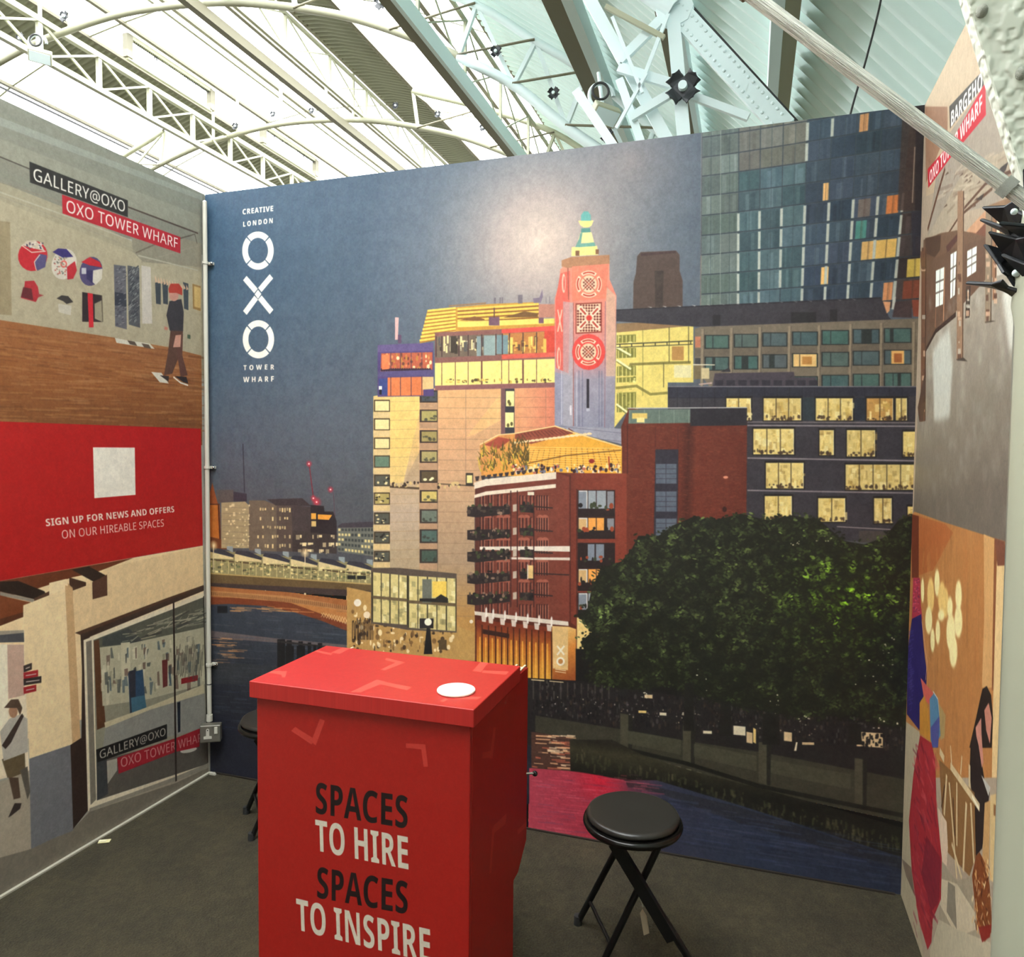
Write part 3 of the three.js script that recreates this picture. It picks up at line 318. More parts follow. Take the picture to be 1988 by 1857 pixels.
  for (const [a, b, c] of [[570, 690, 0], [745, 830, 1], [910, 1020, 2], [1075, 1165, 1], [1230, 1340, 3]]) { S.R(rgb(40, 26, 26), 800, a - 4, 1040, b + 50); if (c === 2) { S.R(rgb(130, 138, 150), 865, a + 4, 970, b); S.R(rgb(48, 38, 42), 908, a, 918, b); } else { S.R(c === 1 ? rgb(220, 178, 120) : rgb(140, 146, 156), 806, a, 862, b - 4); S.R(c === 1 ? rgb(250, 170, 80) : rgb(160, 166, 172), 868, a, c === 1 ? 970 : 985, b - 4); S.R(rgb(140, 140, 146), 990, a + 4, 1034, b - 6); for (const x of [862, 920, 985]) S.L(rgb(50, 30, 28), 5, x, a, x, b); S.L(rgb(226, 220, 214), 7, 808, a + 3, 860, a + 3, 860, b - 5); } for (let k = 0; k < 9; k++) S.E(pick([rgb(30, 24, 24), rgb(60, 66, 44), rgb(160, 70, 40)]), rr(810, 1035), rr(b - 30, b + 6), rr(5, 14), rr(6, 20)); }
  // lit arcade
  S.P(rgb(92, 40, 26), 140, 1345, 745, 1410, 800, 1450, 800, 1800, 140, 1720);
  S.P(S.lin(0, 1420, 0, 1760, 0, rgb(126, 52, 28), .35, rgb(196, 110, 38), 1, rgb(240, 180, 66)), 150, 1400, 640, 1450, 640, 1800, 150, 1720);
  for (let k = 0; k < 24; k++) { const x = 165 + k * 20 + rr(-4, 4); S.P(k % 2 ? rgb(74, 32, 20) : rgb(248, 190, 80, .8), x, 1430 + (k % 2 ? 0 : 80) + k * 2, x + 8, 1430 + (k % 2 ? 0 : 80) + k * 2, x + 8, 1800, x, 1800); } S.P(rgb(58, 28, 22), 190, 1460, 360, 1490, 360, 1520, 190, 1490);
  S.P(rgb(230, 214, 196), 135, 1345, 740, 1412, 742, 1440, 640, 1430, 140, 1370); for (let k = 0; k < 7; k++) { const x = [180, 225, 300, 372, 447, 520, 600][k], y = 1370 + k * 10; S.P(rgb(226, 206, 190), x, y, x + 34, y + 4, x + 30, y + 46, x + 4, y + 42); S.P(rgb(244, 232, 220), x + 26, y + 14, x + 26, y - 40, x + 33, y - 54, x + 38, y - 40, x + 38, y + 14); } S.E(rgb(255, 238, 214), 116, 1412, 12);
  S.P(S.lin(640, 1440, 780, 1760, 0, rgb(250, 216, 140), .5, rgb(222, 140, 60), 1, rgb(160, 84, 38)), 636, 1440, 745, 1445, 790, 1460, 790, 1790, 640, 1790); S.P(rgb(238, 196, 130), 640, 1442, 738, 1452, 738, 1725, 640, 1712);
  S.E(rgb(255, 240, 214), 690, 1668, 27, 28); S.E(rgb(206, 140, 76), 690, 1668, 15, 16); S.L(rgb(255, 240, 214), 11, 668, 1568, 714, 1626); S.L(rgb(255, 240, 214), 11, 714, 1568, 668, 1626); S.L(rgb(250, 230, 190), 4, 655, 1718, 725, 1728); S.L(rgb(250, 230, 190), 4, 655, 1732, 725, 1742);
  S.P(rgb(250, 214, 138), 795, 1385, 1010, 1400, 1010, 1800, 795, 1790); for (let k = 0; k < 40; k++) { const x = rr(800, 1000), y = rr(1400, 1790); S.R(pick([rgb(255, 240, 190), rgb(226, 160, 80), rgb(170, 110, 60)]), x, y, x + rr(6, 40), y + rr(4, 30)); }
  // promenade, river wall, water
  S.at(1000, 1200, 2.5487);
  S.P(rgb(22, 20, 18), 300, 150, 1990, 200, 1990, 700, 300, 420); S.P(rgb(34, 30, 30), 0, 290, 330, 310, 1980, 560, 1980, 800, 0, 620);
  for (let k = 0; k < 12; k++) S.L(rgb(70, 62, 58), 8, 90 + k * 34, 300 + k * 3, 90 + k * 34, 400); S.L(rgb(250, 220, 170), 5, 80, 303, 145, 308); S.L(rgb(250, 220, 170), 4, 170, 310, 240, 316);
  for (let k = 0; k < 900; k++) { const x = rr(80, 1920), y = 350 + x * .09 + rr(-40, 130); S.E(pick([rgb(56, 48, 46, .8), rgb(18, 16, 18, .9), rgb(84, 76, 76, .7), rgb(40, 31, 34, .9), rgb(66, 50, 42, .8), rgb(24, 22, 20)]), x, y, rr(2, 7), rr(4, 15)); }
  for (let k = 0; k < 60; k++) { const x = rr(120, 1500), y = 380 + x * .1 + rr(-20, 60); S.E(pick([rgb(196, 180, 170, .8), rgb(150, 130, 120, .8), rgb(226, 206, 170, .8)]), x, y, rr(2, 4), rr(2, 5)); }
  for (const [x, y, w, h] of [[1080, 530, 60, 50], [1145, 560, 30, 60], [1178, 540, 14, 80], [1330, 560, 40, 50], [1420, 612, 60, 14], [1690, 560, 130, 80], [640, 376, 40, 20], [930, 555, 44, 16], [610, 455, 40, 14], [715, 465, 34, 16]]) S.P(pick([rgb(240, 206, 130), rgb(226, 196, 150), rgb(236, 222, 190)]), x, y, x + w, y + h * .1, x + w, y + h, x, y + h * .9);
  for (let k = 0; k < 40; k++) { const x = rr(1690, 1820), y = rr(560, 640); S.R(rgb(24, 20, 20), x, y, x + rr(4, 14), y + rr(6, 24)); } S.P(rgb(250, 236, 200), 1390, 612, 1398, 612, 1392, 655, 1380, 655);
  S.P(rgb(62, 58, 46), 100, 480, 540, 550, 840, 605, 1210, 660, 1950, 800, 1950, 1010, 540, 700, 280, 600, 100, 560);
  for (const [x, y, h] of [[520, 470, 170], [830, 530, 180], [1205, 610, 200], [1680, 690, 240]]) { S.P(rgb(78, 74, 58), x, y, x + 44, y + 6, x + 40, y + h + 14, x, y + h); S.P(rgb(36, 34, 28), x + 40, y + 6, x + 62, y + 10, x + 58, y + h + 16, x + 40, y + h + 12); }
  for (const [a, b, c, d] of [[560, 555, 820, 600], [885, 620, 1195, 680], [1265, 700, 1660, 770]]) S.P(rgb(74, 72, 56), a, b, c, d, c, d + 75, a, b + 65);
  S.L(rgb(24, 24, 18), 20, 560, 650, 840, 715, 1210, 830, 1920, 975); for (let k = 0; k < 15; k++) S.L(rgb(120, 118, 92), 5, 690 + k * 52, 700 + k * 15, 716 + k * 52, 706 + k * 15);
  S.P(rgb(84, 54, 44), 80, 560, 280, 590, 280, 760, 80, 745); for (let k = 0; k < 60; k++) { const x = rr(80, 260), y = rr(575, 745); S.L(pick([rgb(250, 190, 140, .8), rgb(210, 110, 80, .7), rgb(60, 40, 36, .7), rgb(255, 220, 180, .7)]), rr(4, 9), x, y, x + rr(20, 80), y + 4); }
  S.P(S.lin(300, 600, 300, 760, 0, rgb(38, 34, 26), .3, rgb(62, 57, 40), 1, rgb(24, 23, 17)), 270, 600, 480, 600, 640, 680, 860, 750, 1250, 850, 1920, 1040, 1920, 1190, 1100, 930, 540, 800, 275, 755);
  for (let k = 0; k < 260; k++) { const t = rnd(), x = 300 + t * 1600, y = 640 + t * 440 + rr(-10, 70); S.L(pick([rgb(96, 90, 64, .5), rgb(40, 38, 28, .5), rgb(70, 70, 46, .5)]), rr(6, 14), x, y, x + rr(-6, 6), y + rr(10, 44)); }
  const wat = S.lin(80, 0, 1900, 0, 0, rgb(186, 66, 84), .18, rgb(180, 50, 70), .27, rgb(112, 56, 74), .36, rgb(56, 58, 78), .6, rgb(46, 54, 76), 1, rgb(40, 46, 66));
  S.P(wat, 70, 740, 275, 755, 540, 800, 700, 800, 1100, 920, 1910, 1180, 1910, 1420, 70, 1070);
  S.P(S.rad(420, 800, 170, 0, rgb(226, 36, 62, .95), .5, rgb(210, 44, 66, .6), 1, rgb(190, 60, 80, 0)), 130, 755, 300, 755, 545, 800, 560, 860, 420, 960, 130, 960);
  S.P(rgb(40, 38, 40, .55), 540, 795, 1100, 930, 1910, 1190, 1910, 1240, 1100, 1010, 700, 860, 560, 835);
  for (let k = 0; k < 200; k++) { const x = rr(75, 640), y = rr(770, 1080), w = rr(20, 130); S.L(pick([rgb(230, 90, 110, .35), rgb(150, 50, 70, .35), rgb(120, 70, 100, .3), rgb(236, 130, 140, .25)]), rr(3, 8), x, y, x + w, y + w * .1); }
  for (let k = 0; k < 200; k++) { const x = rr(600, 1850), y = 860 + (x - 600) * .2 + rr(0, 220), w = rr(40, 220); S.L(pick([rgb(66, 78, 108, .35), rgb(36, 40, 58, .4), rgb(84, 84, 100, .22)]), rr(4, 12), x, y, x + w, y + w * .16); }
  // planes by the water
  S.at(1120, 980, 3.0121);
  const crown = [0, 640, 60, 610, 90, 480, 140, 370, 260, 330, 320, 260, 360, 180, 480, 180, 560, 120, 680, 70, 820, 85, 960, 50, 1110, 90, 1260, 60, 1420, 90, 1500, 160, 1560, 210, 1680, 230, 1800, 190, 1880, 90, 1960, 60, 1990, 1300, 1800, 1290, 1600, 1230, 1300, 1240, 1000, 1190, 700, 1110, 520, 1060, 330, 1080, 180, 1060, 40, 1010, 120, 960, 60, 880, 20, 800, 90, 740];
  S.P(rgb(24, 25, 15), ...crown);
  const dome = (x, y) => { let c = false; for (let i = 0, j = crown.length - 2; i < crown.length; j = i, i += 2) if ((crown[i + 1] > y) !== (crown[j + 1] > y) && x < (crown[j] - crown[i]) * (y - crown[i + 1]) / (crown[j + 1] - crown[i + 1]) + crown[i]) c = !c; return c; };
  for (let k = 0; k < 15000; k++) {
    const x = rr(-30, 1990), y = rr(20, 1300); if (!dome(x + rr(-1, 1) * 34, y + rr(-1, 1) * 30)) continue;
    const n = N64(x / 46, y / 38) * .6 + N64(x / 17 + 9, y / 15) * .4, deep = y > 700 ? .72 : 1, green = Math.exp(-(((x - 1560) / 330) ** 2 + ((y - 560) / 280) ** 2));
    const b = (n * n * n * 3.3 + .1) * deep * rr(.6, 1.25); S.E(rgb(17 + b * 44 + green * b * 26, 18 + b * 52 + green * b * 48, 10 + b * 28 - green * b * 8), x, y, rr(5, 14), rr(3, 8), rr(-.9, .9));
  }
  for (let k = 0; k < 70; k++) { const p = pick([[740, 1030, 80, 70], [1730, 960, 120, 100], [1810, 830, 60, 60], [1340, 1260, 60, 30], [1800, 1270, 90, 60], [1150, 1170, 40, 60], [1270, 215, 30, 20], [1440, 200, 50, 20], [620, 1230, 20, 20], [390, 1110, 30, 20]]); S.E(rgb(255, 244, 214, rr(.6, 1)), p[0] + rr(-1, 1) * p[2], p[1] + rr(-1, 1) * p[3], rr(2, 6.5), rr(2, 5)); }
  for (const [x, y, w, h] of [[630, 1040, 50, 280], [840, 1150, 60, 200], [1090, 1220, 90, 180], [1590, 1280, 70, 120]]) S.P(rgb(26, 24, 20), x, y, x + w, y, x + w * 1.1, y + h, x - 6, y + h); S.L(rgb(44, 34, 30), 10, 740, 1150, 800, 1220, 860, 1230);
  // the sign lettering
  S.at(380, 350, 3.376);
  const ink = rgb(246, 238, 222);
  S.T('CREATIVE', ink, [305, 190], [510, 166], [305, 224], .06); S.T('LONDON', ink, [308, 272], [508, 246], [308, 304], .22);
  S.T('TOWER', ink, [312, 1212], [514, 1206], [312, 1244], .38); S.T('WHARF', ink, [312, 1288], [514, 1282], [312, 1322], .3);
  const bigO = (x, y) => { for (let i = 0; i < 4; i++) { const a = i * Math.PI / 2 + .04 + Math.PI / 4, b = a + Math.PI / 2 - .08, p = []; for (let j = 0; j <= 14; j++) { const t = a + (b - a) * j / 14; p.push(x + Math.cos(t) * 103, y + Math.sin(t) * 125); } for (let j = 14; j >= 0; j--) { const t = a + (b - a) * j / 14; p.push(x + Math.cos(t) * 66, y + Math.sin(t) * 84); } S.P(ink, ...p); } };
  bigO(408, 460); bigO(411, 1041);
  for (const [x0, y0, x1, y1] of [[322, 640, 395, 725], [496, 628, 420, 718], [322, 868, 396, 768], [497, 862, 420, 768]]) S.L(ink, 36, x0, y0, x1, y1); S.P(ink, 408, 716, 430, 744, 408, 776, 386, 746);
  S.grain(9, 7);
  return S;
}

// ------------------------------------------------------------------ print 2: gallery graphic on the left panel, colours darkened above and lightened below to offset uneven light
const LD = 1.16;                                                            // depth of the printed left panel
function paintLeft() {
  const xc = onX(0), S = new Sheet(848, 2046, (px, py) => { const p = xc(px, py); return [(1 - p[0] / LD) * 848, (1 - p[1] / BH) * 2046]; });
  S.R(rgb(170, 168, 156), -200, 0, 430, 1900);
  S.at(0, 250, 3.095);
  // gallery interior: ceiling, beam lines, wall
  S.P(S.lin(0, -200, 0, 500, 0, rgb(136, 136, 124), 1, rgb(132, 128, 114)), -400, -400, 1230, 400, 1230, 760, -400, 400);
  S.P(rgb(146, 143, 128), -400, -60, 0, 60, 1200, 520, 1200, 620, 770, 480, 0, 170, -400, 40);
  S.P(rgb(162, 152, 128), -400, 200, 0, 320, 380, 470, 820, 690, 1210, 800, 1230, 1500, -400, 1200);
  S.P(rgb(172, 160, 134), -400, 340, 0, 430, 900, 780, 1210, 860, 1210, 1420, 0, 1150, -400, 1080);
  S.P(rgb(150, 134, 104), -400, 500, 60, 560, 70, 1120, -400, 1080);
  S.L(rgb(74, 66, 58), 9, -400, 30, 0, 168, 180, 242); S.L(rgb(74, 60, 52), 9, 770, 470, 1190, 628); S.L(rgb(136, 128, 112), 6, -400, 240, 0, 322, 375, 440); S.L(rgb(150, 142, 124), 5, -400, 330, 0, 405, 420, 560, 800, 720, 1210, 838); S.L(rgb(176, 168, 148), 10, -400, 300, 0, 380, 420, 530, 760, 660); S.L(rgb(140, 134, 118), 4, -400, 60, 0, 190, 180, 262);
  S.P(rgb(142, 134, 116), 780, 560, 1210, 690, 1210, 830, 860, 800, 800, 740); S.L(rgb(110, 98, 84), 7, 815, 745, 940, 690, 1150, 640); S.L(rgb(90, 80, 70), 5, 1080, 660, 1170, 632, 1185, 690); S.L(rgb(150, 140, 122), 6, 850, 800, 1200, 700); S.L(rgb(178, 170, 150), 7, 830, 760, 1190, 850);
  S.P(rgb(150, 151, 140), -400, -150, 0, -20, 1215, 430, 1215, 400, 0, -70, -400, -200);
  // art on the wall
  S.E(rgb(186, 34, 44), 197, 763, 88, 92, .4); S.P(rgb(196, 180, 160), 130, 700, 160, 672, 210, 668, 250, 700, 270, 735, 190, 715); S.P(rgb(84, 76, 116), 215, 780, 240, 750, 282, 760, 272, 830, 225, 852, 208, 820); S.L(rgb(220, 206, 186), 6, 130, 700, 190, 742, 275, 735); S.L(rgb(220, 206, 186), 5, 218, 850, 206, 800, 240, 755); for (let k = 0; k < 30; k++) S.E(pick([rgb(120, 100, 100), rgb(220, 210, 200), rgb(50, 40, 70)]), rr(150, 260), rr(680, 725), 5, 4);
  S.E(rgb(206, 196, 180), 385, 812, 74, 94, .3); S.P(rgb(56, 44, 104), 316, 740, 350, 718, 400, 722, 440, 768, 380, 775); S.P(rgb(180, 40, 48), 402, 830, 450, 795, 462, 850, 440, 900, 405, 905); S.E(rgb(206, 90, 80), 383, 812, 20, 22); S.E(rgb(206, 196, 180), 383, 812, 12, 13); for (let k = 0; k < 46; k++) S.E(pick([rgb(150, 140, 120), rgb(180, 90, 80), rgb(110, 110, 100)]), rr(325, 400), rr(770, 880), 5, 4);
  S.E(rgb(78, 68, 104), 547, 856, 68, 88, .2); S.P(rgb(186, 36, 46), 488, 800, 540, 770, 600, 800, 612, 832, 540, 820); S.P(rgb(206, 196, 180), 560, 850, 615, 840, 612, 900, 575, 938, 556, 920); S.P(rgb(52, 44, 86), 520, 850, 556, 850, 556, 930, 520, 900); S.R(rgb(190, 186, 190), 490, 835, 518, 872);
  S.P(rgb(170, 40, 48), 150, 915, 205, 912, 228, 950, 236, 1000, 215, 1040, 125, 1015, 145, 960); S.P(rgb(96, 34, 40), 140, 950, 190, 960, 200, 1030, 125, 1010); S.P(rgb(160, 60, 60), 228, 990, 262, 1000, 230, 1012);
  S.P(rgb(54, 48, 46), 340, 1018, 370, 1000, 410, 1005, 440, 1040, 400, 1052, 380, 1035); S.P(rgb(190, 182, 166), 350, 1050, 430, 1062, 425, 1120, 352, 1100);
  S.P(rgb(46, 34, 36), 494, 980, 612, 1000, 615, 1160, 494, 1158); S.P(rgb(196, 32, 44), 526, 985, 558, 990, 562, 1192, 535, 1192); S.P(rgb(150, 140, 116), 568, 1050, 610, 1030, 615, 1160, 570, 1140); S.L(rgb(96, 86, 70), 5, 612, 1000, 618, 1160);
  S.P(rgb(96, 94, 100), 684, 815, 756, 825, 762, 1205, 692, 1185); S.P(rgb(52, 54, 64), 690, 980, 758, 990, 760, 1070, 690, 1060); for (let k = 0; k < 70; k++) { const x = rr(690, 750), y = rr(830, 1180); S.L(pick([rgb(150, 148, 148, .7), rgb(54, 54, 64, .7)]), 4, x, y, x + 12, y - 6); }
  S.P(rgb(82, 82, 86), 766, 820, 836, 835, 842, 1195, 774, 1175); for (let k = 0; k < 90; k++) { const x = rr(770, 825), y = rr(830, 1170); S.L(pick([rgb(150, 150, 146, .8), rgb(40, 42, 50, .8)]), 4, x, y, x + 14, y - 14); }
  S.P(rgb(198, 188, 176), 850, 820, 905, 830, 915, 1170, 855, 1170);
  for (const [x, w] of [[932, 34], [975, 34], [1100, 32]]) { S.P(rgb(62, 68, 74), x, 920, x + w, 930, x + w, 1055 + (x > 1000 ? 34 : 0), x + 6, 1050 + (x > 1000 ? 30 : 0)); } for (let k = 0; k < 12; k++) S.P(rgb(206, 170, 140), 932 + k * 17, 880 + k * 5, 946 + k * 17, 920 + k * 4, 932 + k * 17, 925 + k * 4);
  S.P(rgb(150, 116, 66), 1156, 930, 1206, 945, 1206, 1095, 1160, 1080); S.P(rgb(196, 164, 104), 1166, 945, 1206, 955, 1206, 1078, 1168, 1068);
  // boards
  S.P(S.lin(0, 1150, 0, 1850, 0, rgb(152, 96, 56), .4, rgb(148, 90, 48), 1, rgb(122, 74, 40)), -400, 1080, 0, 1148, 690, 1255, 1000, 1310, 1210, 1362, 1215, 1900, -400, 1860);
  for (let k = 0; k < 420; k++) { const x = rr(-200, 1180), y = rr(1190, 1780) , w = rr(40, 220); S.L(pick([rgb(186, 130, 80, .3), rgb(104, 60, 30, .3), rgb(200, 150, 104, .18)]), rr(4, 12), x, y + x * .11 * (y < 1450 ? 1 : .3), x + w, y + (x + w) * .11 * (y < 1450 ? 1 : .3)); }
  S.P(rgb(206, 200, 184), 690, 1255, 760, 1268, 900, 1290, 930, 1322, 700, 1285); for (const [x, y] of [[765, 1270], [850, 1288]]) S.P(rgb(90, 76, 64), x, y, x + 44, y + 8, x + 60, y + 34, x + 16, y + 24);
  S.P(rgb(74, 90, 70), 1126, 1235, 1144, 1238, 1144, 1262, 1126, 1258);
  // visitor walking past in a red cap
  S.P(rgb(92, 62, 50), 1025, 1205, 1100, 1210, 1090, 1330, 1035, 1470, 985, 1480, 1010, 1340); S.P(rgb(96, 62, 52), 1060, 1320, 1100, 1230, 1095, 1360, 1128, 1480, 1085, 1490); S.P(rgb(206, 150, 130), 1055, 1240, 1088, 1236, 1084, 1310, 1040, 1312);
  S.P(rgb(58, 54, 58), 1018, 1035, 1090, 1022, 1104, 1100, 1100, 1215, 1020, 1212, 1000, 1120); S.P(rgb(190, 120, 100), 990, 1185, 1010, 1195, 1005, 1210, 986, 1205); S.E(rgb(196, 140, 124), 1045, 1003, 28, 32); S.P(rgb(178, 60, 46), 1012, 960, 1025, 930, 1075, 930, 1095, 960, 1095, 1000, 1060, 985, 1016, 985);
  S.P(rgb(214, 206, 190), 908, 1460, 970, 1465, 1015, 1530, 960, 1522); S.P(rgb(54, 44, 44), 960, 1480, 1015, 1485, 1012, 1518); S.P(rgb(44, 38, 40), 1050, 1485, 1120, 1490, 1132, 1530, 1100, 1520); S.L(rgb(226, 220, 206), 8, 1042, 1490, 1085, 1525, 1130, 1540);
  // name labels
  S.P(rgb(44, 40, 38), 177, 197, 768, 430, 768, 530, 180, 322); S.T('GALLERY@OXO', rgb(232, 226, 214), [196, 232], [755, 438], [196, 306], .01, '');
  S.P(rgb(178, 34, 46), 373, 395, 1084, 650, 1084, 748, 376, 508); S.T('OXO TOWER WHARF', rgb(232, 220, 210), [394, 424], [1070, 658], [394, 496], .01, '');
  // red band
  S.at(0, 800, 3.714);
  S.P(rgb(182, 22, 24), -500, 30, 0, 66, 1448, 118, 1462, 960, 1000, 1040, 600, 1110, 0, 1216, -500, 1320);
  S.P(rgb(240, 232, 216), 670, 252, 972, 254, 978, 595, 680, 620);
  S.T('SIGN UP FOR NEWS AND OFFERS', rgb(240, 222, 206), [324, 770], [1256, 676], [330, 822], .0); S.T('ON OUR HIREABLE SPACES', rgb(236, 196, 184), [440, 852], [1182, 770], [444, 912], .0, '');
  // shop-front photograph
  S.P(rgb(250, 220, 172), -500, 1330, 0, 1218, 600, 1110, 1000, 1042, 1462, 962, 1480, 1900, -500, 2600);
  S.P(rgb(240, 208, 160), 780, 1120, 1462, 965, 1468, 1245, 1200, 1350, 540, 1590, 525, 1290);
  S.P(rgb(108, 54, 30), -300, 1270, 0, 1218, 600, 1112, 780, 1082, 960, 1050, 780, 1120, 700, 1150, 520, 1190, 240, 1280, 0, 1340);
  S.P(rgb(40, 28, 22), 0, 1222, 130, 1215, 320, 1290, 355, 1352, 300, 1360, 0, 1290); S.P(rgb(150, 140, 126), 0, 1292, 250, 1350, 240, 1370, 0, 1320); S.P(rgb(126, 66, 36), -300, 1320, 0, 1320, 230, 1372, 168, 1400, 168, 1450, 0, 1510, -300, 1560); S.P(rgb(92, 50, 30), -300, 1520, 0, 1490, 170, 1440, 180, 1470, 0, 1540, -300, 1600);
  S.P(rgb(86, 58, 42), 246, 1340, 355, 1290, 355, 1475, 250, 1510); S.P(rgb(46, 32, 26), 520, 1135, 640, 1110, 770, 1180, 770, 1220, 700, 1235); S.P(rgb(90, 60, 46), 665, 1225, 772, 1170, 774, 1320, 668, 1348); S.P(rgb(74, 48, 36), 500, 1190, 620, 1225, 620, 1250, 525, 1285, 500, 1260);
  S.P(rgb(252, 226, 180), 168, 1390, 245, 1365, 250, 1510, 355, 1475, 355, 1230, 480, 1200, 490, 1340, 530, 2300, 160, 2300); S.P(rgb(206, 166, 116), 490, 1230, 525, 1270, 530, 1590, 560, 2300, 500, 2400);
  S.P(rgb(86, 60, 44), 540, 1590, 1200, 1340, 1468, 1245, 1468, 1278, 1210, 1385, 600, 1612); S.P(rgb(246, 226, 188), 600, 1620, 1210, 1390, 1468, 1290, 1468, 1335, 1230, 1430, 600, 1655);
  S.at(0, 1100, 2.8135);
  // left side room and column
  S.P(rgb(246, 228, 196), -400, 420, 0, 420, 130, 425, 160, 1120, 0, 1160, -400, 1250); S.P(rgb(82, 82, 86), -300, 360, 130, 358, 132, 410, -300, 420); S.P(rgb(250, 238, 210), -300, 420, 40, 425, 45, 900, -300, 960); S.P(rgb(206, 172, 152), 40, 425, 130, 425, 135, 700, 46, 720); S.P(rgb(170, 158, 140), -300, 380, 0, 350, 130, 345, 130, 360, -300, 400);
  S.P(rgb(250, 222, 174), 128, 210, 380, 110, 400, 980, 160, 1048, 150, 800); S.P(rgb(214, 174, 126), 355, 100, 395, 110, 410, 360, 440, 940, 395, 970); S.P(rgb(120, 120, 124), 160, 1048, 385, 972, 400, 1440, 170, 1540); S.P(rgb(54, 40, 34), 385, 972, 445, 935, 450, 360, 490, 380, 480, 1330, 400, 1430);
  // small labels and passer-by
  for (const [y, w, c, t] of [[530, 46, rgb(56, 46, 44), 'ARTS'], [568, 80, rgb(170, 40, 46), 'EVENTS'], [602, 98, rgb(56, 46, 44), 'EXHIBITS'], [648, 70, rgb(170, 40, 46), 'SPACES']]) { S.P(c, 128, y + 10, 128 + w, y - 6, 128 + w, y + 30, 130, y + 46); if (t === 'EVENTS' || t === 'ARTS') S.L(rgb(226, 206, 196), 5, 140, y + 26, 118 + w, y + 16); else S.L(rgb(226, 206, 196), 5, 142, y + 26, 118 + w, y + 16); }
  S.P(rgb(104, 88, 62), 10, 1050, 135, 1010, 140, 1120, 95, 1160, 40, 1150); S.P(rgb(84, 66, 52), 48, 1150, 100, 1150, 112, 1260, 75, 1270); S.P(rgb(96, 90, 80), 110, 1110, 150, 1090, 165, 1230, 150, 1270); S.P(rgb(52, 42, 38), 45, 1368, 80, 1290, 118, 1290, 110, 1320, 60, 1360); S.P(rgb(190, 182, 168), 0, 900, 50, 830, 110, 805, 150, 830, 152, 1010, 20, 1060); S.P(rgb(64, 50, 44), 10, 975, 120, 800, 130, 815, 60, 960, 30, 995); S.E(rgb(176, 130, 100), 72, 790, 24, 34); S.P(rgb(90, 70, 56), 22, 770, 60, 725, 100, 722, 122, 770, 110, 810, 92, 770);
  S.P(rgb(176, 164, 144), -400, 1250, 0, 1170, 40, 1160, 165, 1110, 170, 1540, 395, 1440, 480, 1340, 1138, 1070, 1140, 1125, 0, 1812, -400, 2100);
  S.P(rgb(126, 118, 104), -400, 1700, 170, 1540, 400, 1430, 490, 1336, 960, 1180, 1138, 1095, 1140, 1130, 0, 1815, -400, 2150); S.P(rgb(120, 120, 124), 160, 1048, 385, 972, 400, 1440, 170, 1530); S.P(rgb(54, 40, 34), 385, 972, 442, 935, 480, 1330, 400, 1430);
  S.P(rgb(84, 66, 52), 48, 1150, 100, 1150, 112, 1260, 75, 1270); S.P(rgb(52, 42, 38), 45, 1368, 80, 1290, 118, 1290, 110, 1320, 60, 1360); S.P(rgb(96, 90, 80), 110, 1110, 150, 1090, 165, 1230, 150, 1270);
  // glazed shop front
  S.P(rgb(66, 50, 42), 440, 370, 1113, 105, 1113, 130, 470, 390, 500, 1320, 480, 1330); S.P(rgb(240, 226, 196), 456, 400, 1113, 140, 1135, 1075, 1138, 1090, 480, 1335); S.P(rgb(130, 122, 108), 470, 410, 500, 400, 525, 1270, 495, 1300);
  const GQ = [510, 400, 1113, 165, 1134, 1075, 530, 1275]; S.P(rgb(150, 146, 126), ...GQ);
  S.P(rgb(96, 96, 84), 510, 400, 1113, 165, 1113, 350, 780, 440, 545, 440); S.P(rgb(72, 76, 74), 560, 385, 700, 335, 780, 400, 700, 430, 560, 430); S.P(rgb(96, 62, 40), 512, 405, 540, 395, 578, 870, 530, 890);
  for (let k = 0; k < 70; k++) { const x = rr(640, 1110), y = 440 - (x - 600) * .3 + rr(-60, 10); S.L(pick([rgb(196, 188, 160, .7), rgb(60, 60, 56, .6), rgb(150, 150, 130, .7)]), 5, x, y, x + rr(20, 100), y - rr(6, 40)); }
  S.P(rgb(190, 184, 156), 545, 440, 700, 420, 1113, 330, 1120, 640, 820, 720, 560, 760); S.P(rgb(206, 198, 168), 660, 415, 710, 410, 715, 640, 665, 650);
  for (let k = 0; k < 110; k++) { const x = rr(545, 1110), y = 640 - (x - 550) * .16 + rr(-190, 60), h = rr(30, 150); S.P(pick([rgb(70, 74, 76, .7), rgb(206, 198, 170, .8), rgb(92, 64, 58, .6), rgb(60, 84, 104, .6), rgb(150, 144, 122, .7), rgb(222, 214, 186, .7)]), x, y, x + rr(5, 22), y - 5, x + rr(5, 22), y + h * .5, x + 2, y + h * .5); }
  S.P(rgb(52, 78, 104), 700, 580, 780, 560, 800, 820, 715, 900); S.P(rgb(52, 52, 62), 705, 570, 740, 560, 742, 920, 716, 930); S.P(rgb(70, 110, 130), 715, 715, 790, 700, 815, 870, 725, 880); S.P(rgb(110, 50, 48), 885, 510, 915, 505, 915, 650, 890, 660); S.P(rgb(150, 40, 44), 990, 610, 1080, 590, 1080, 620, 990, 640);
  for (let k = 0; k < 26; k++) S.L(rgb(90, 86, 76, .8), 4, 960 + k * 6, 420 + rr(0, 60), 950 + k * 6, 560 + rr(0, 60));
  S.P(rgb(206, 194, 160), 570, 850, 820, 760, 1115, 640, 1118, 700, 820, 790, 575, 880); S.P(rgb(150, 148, 140), 575, 880, 820, 780, 1118, 690, 1128, 880, 560, 1010); S.P(rgb(96, 90, 82), 530, 1060, 1132, 910, 1134, 1075, 530, 1275); S.P(rgb(170, 164, 150), 580, 1060, 640, 1045, 640, 1110, 585, 1190); S.E(rgb(206, 200, 186), 1030, 1000, 46, 14, -.2);
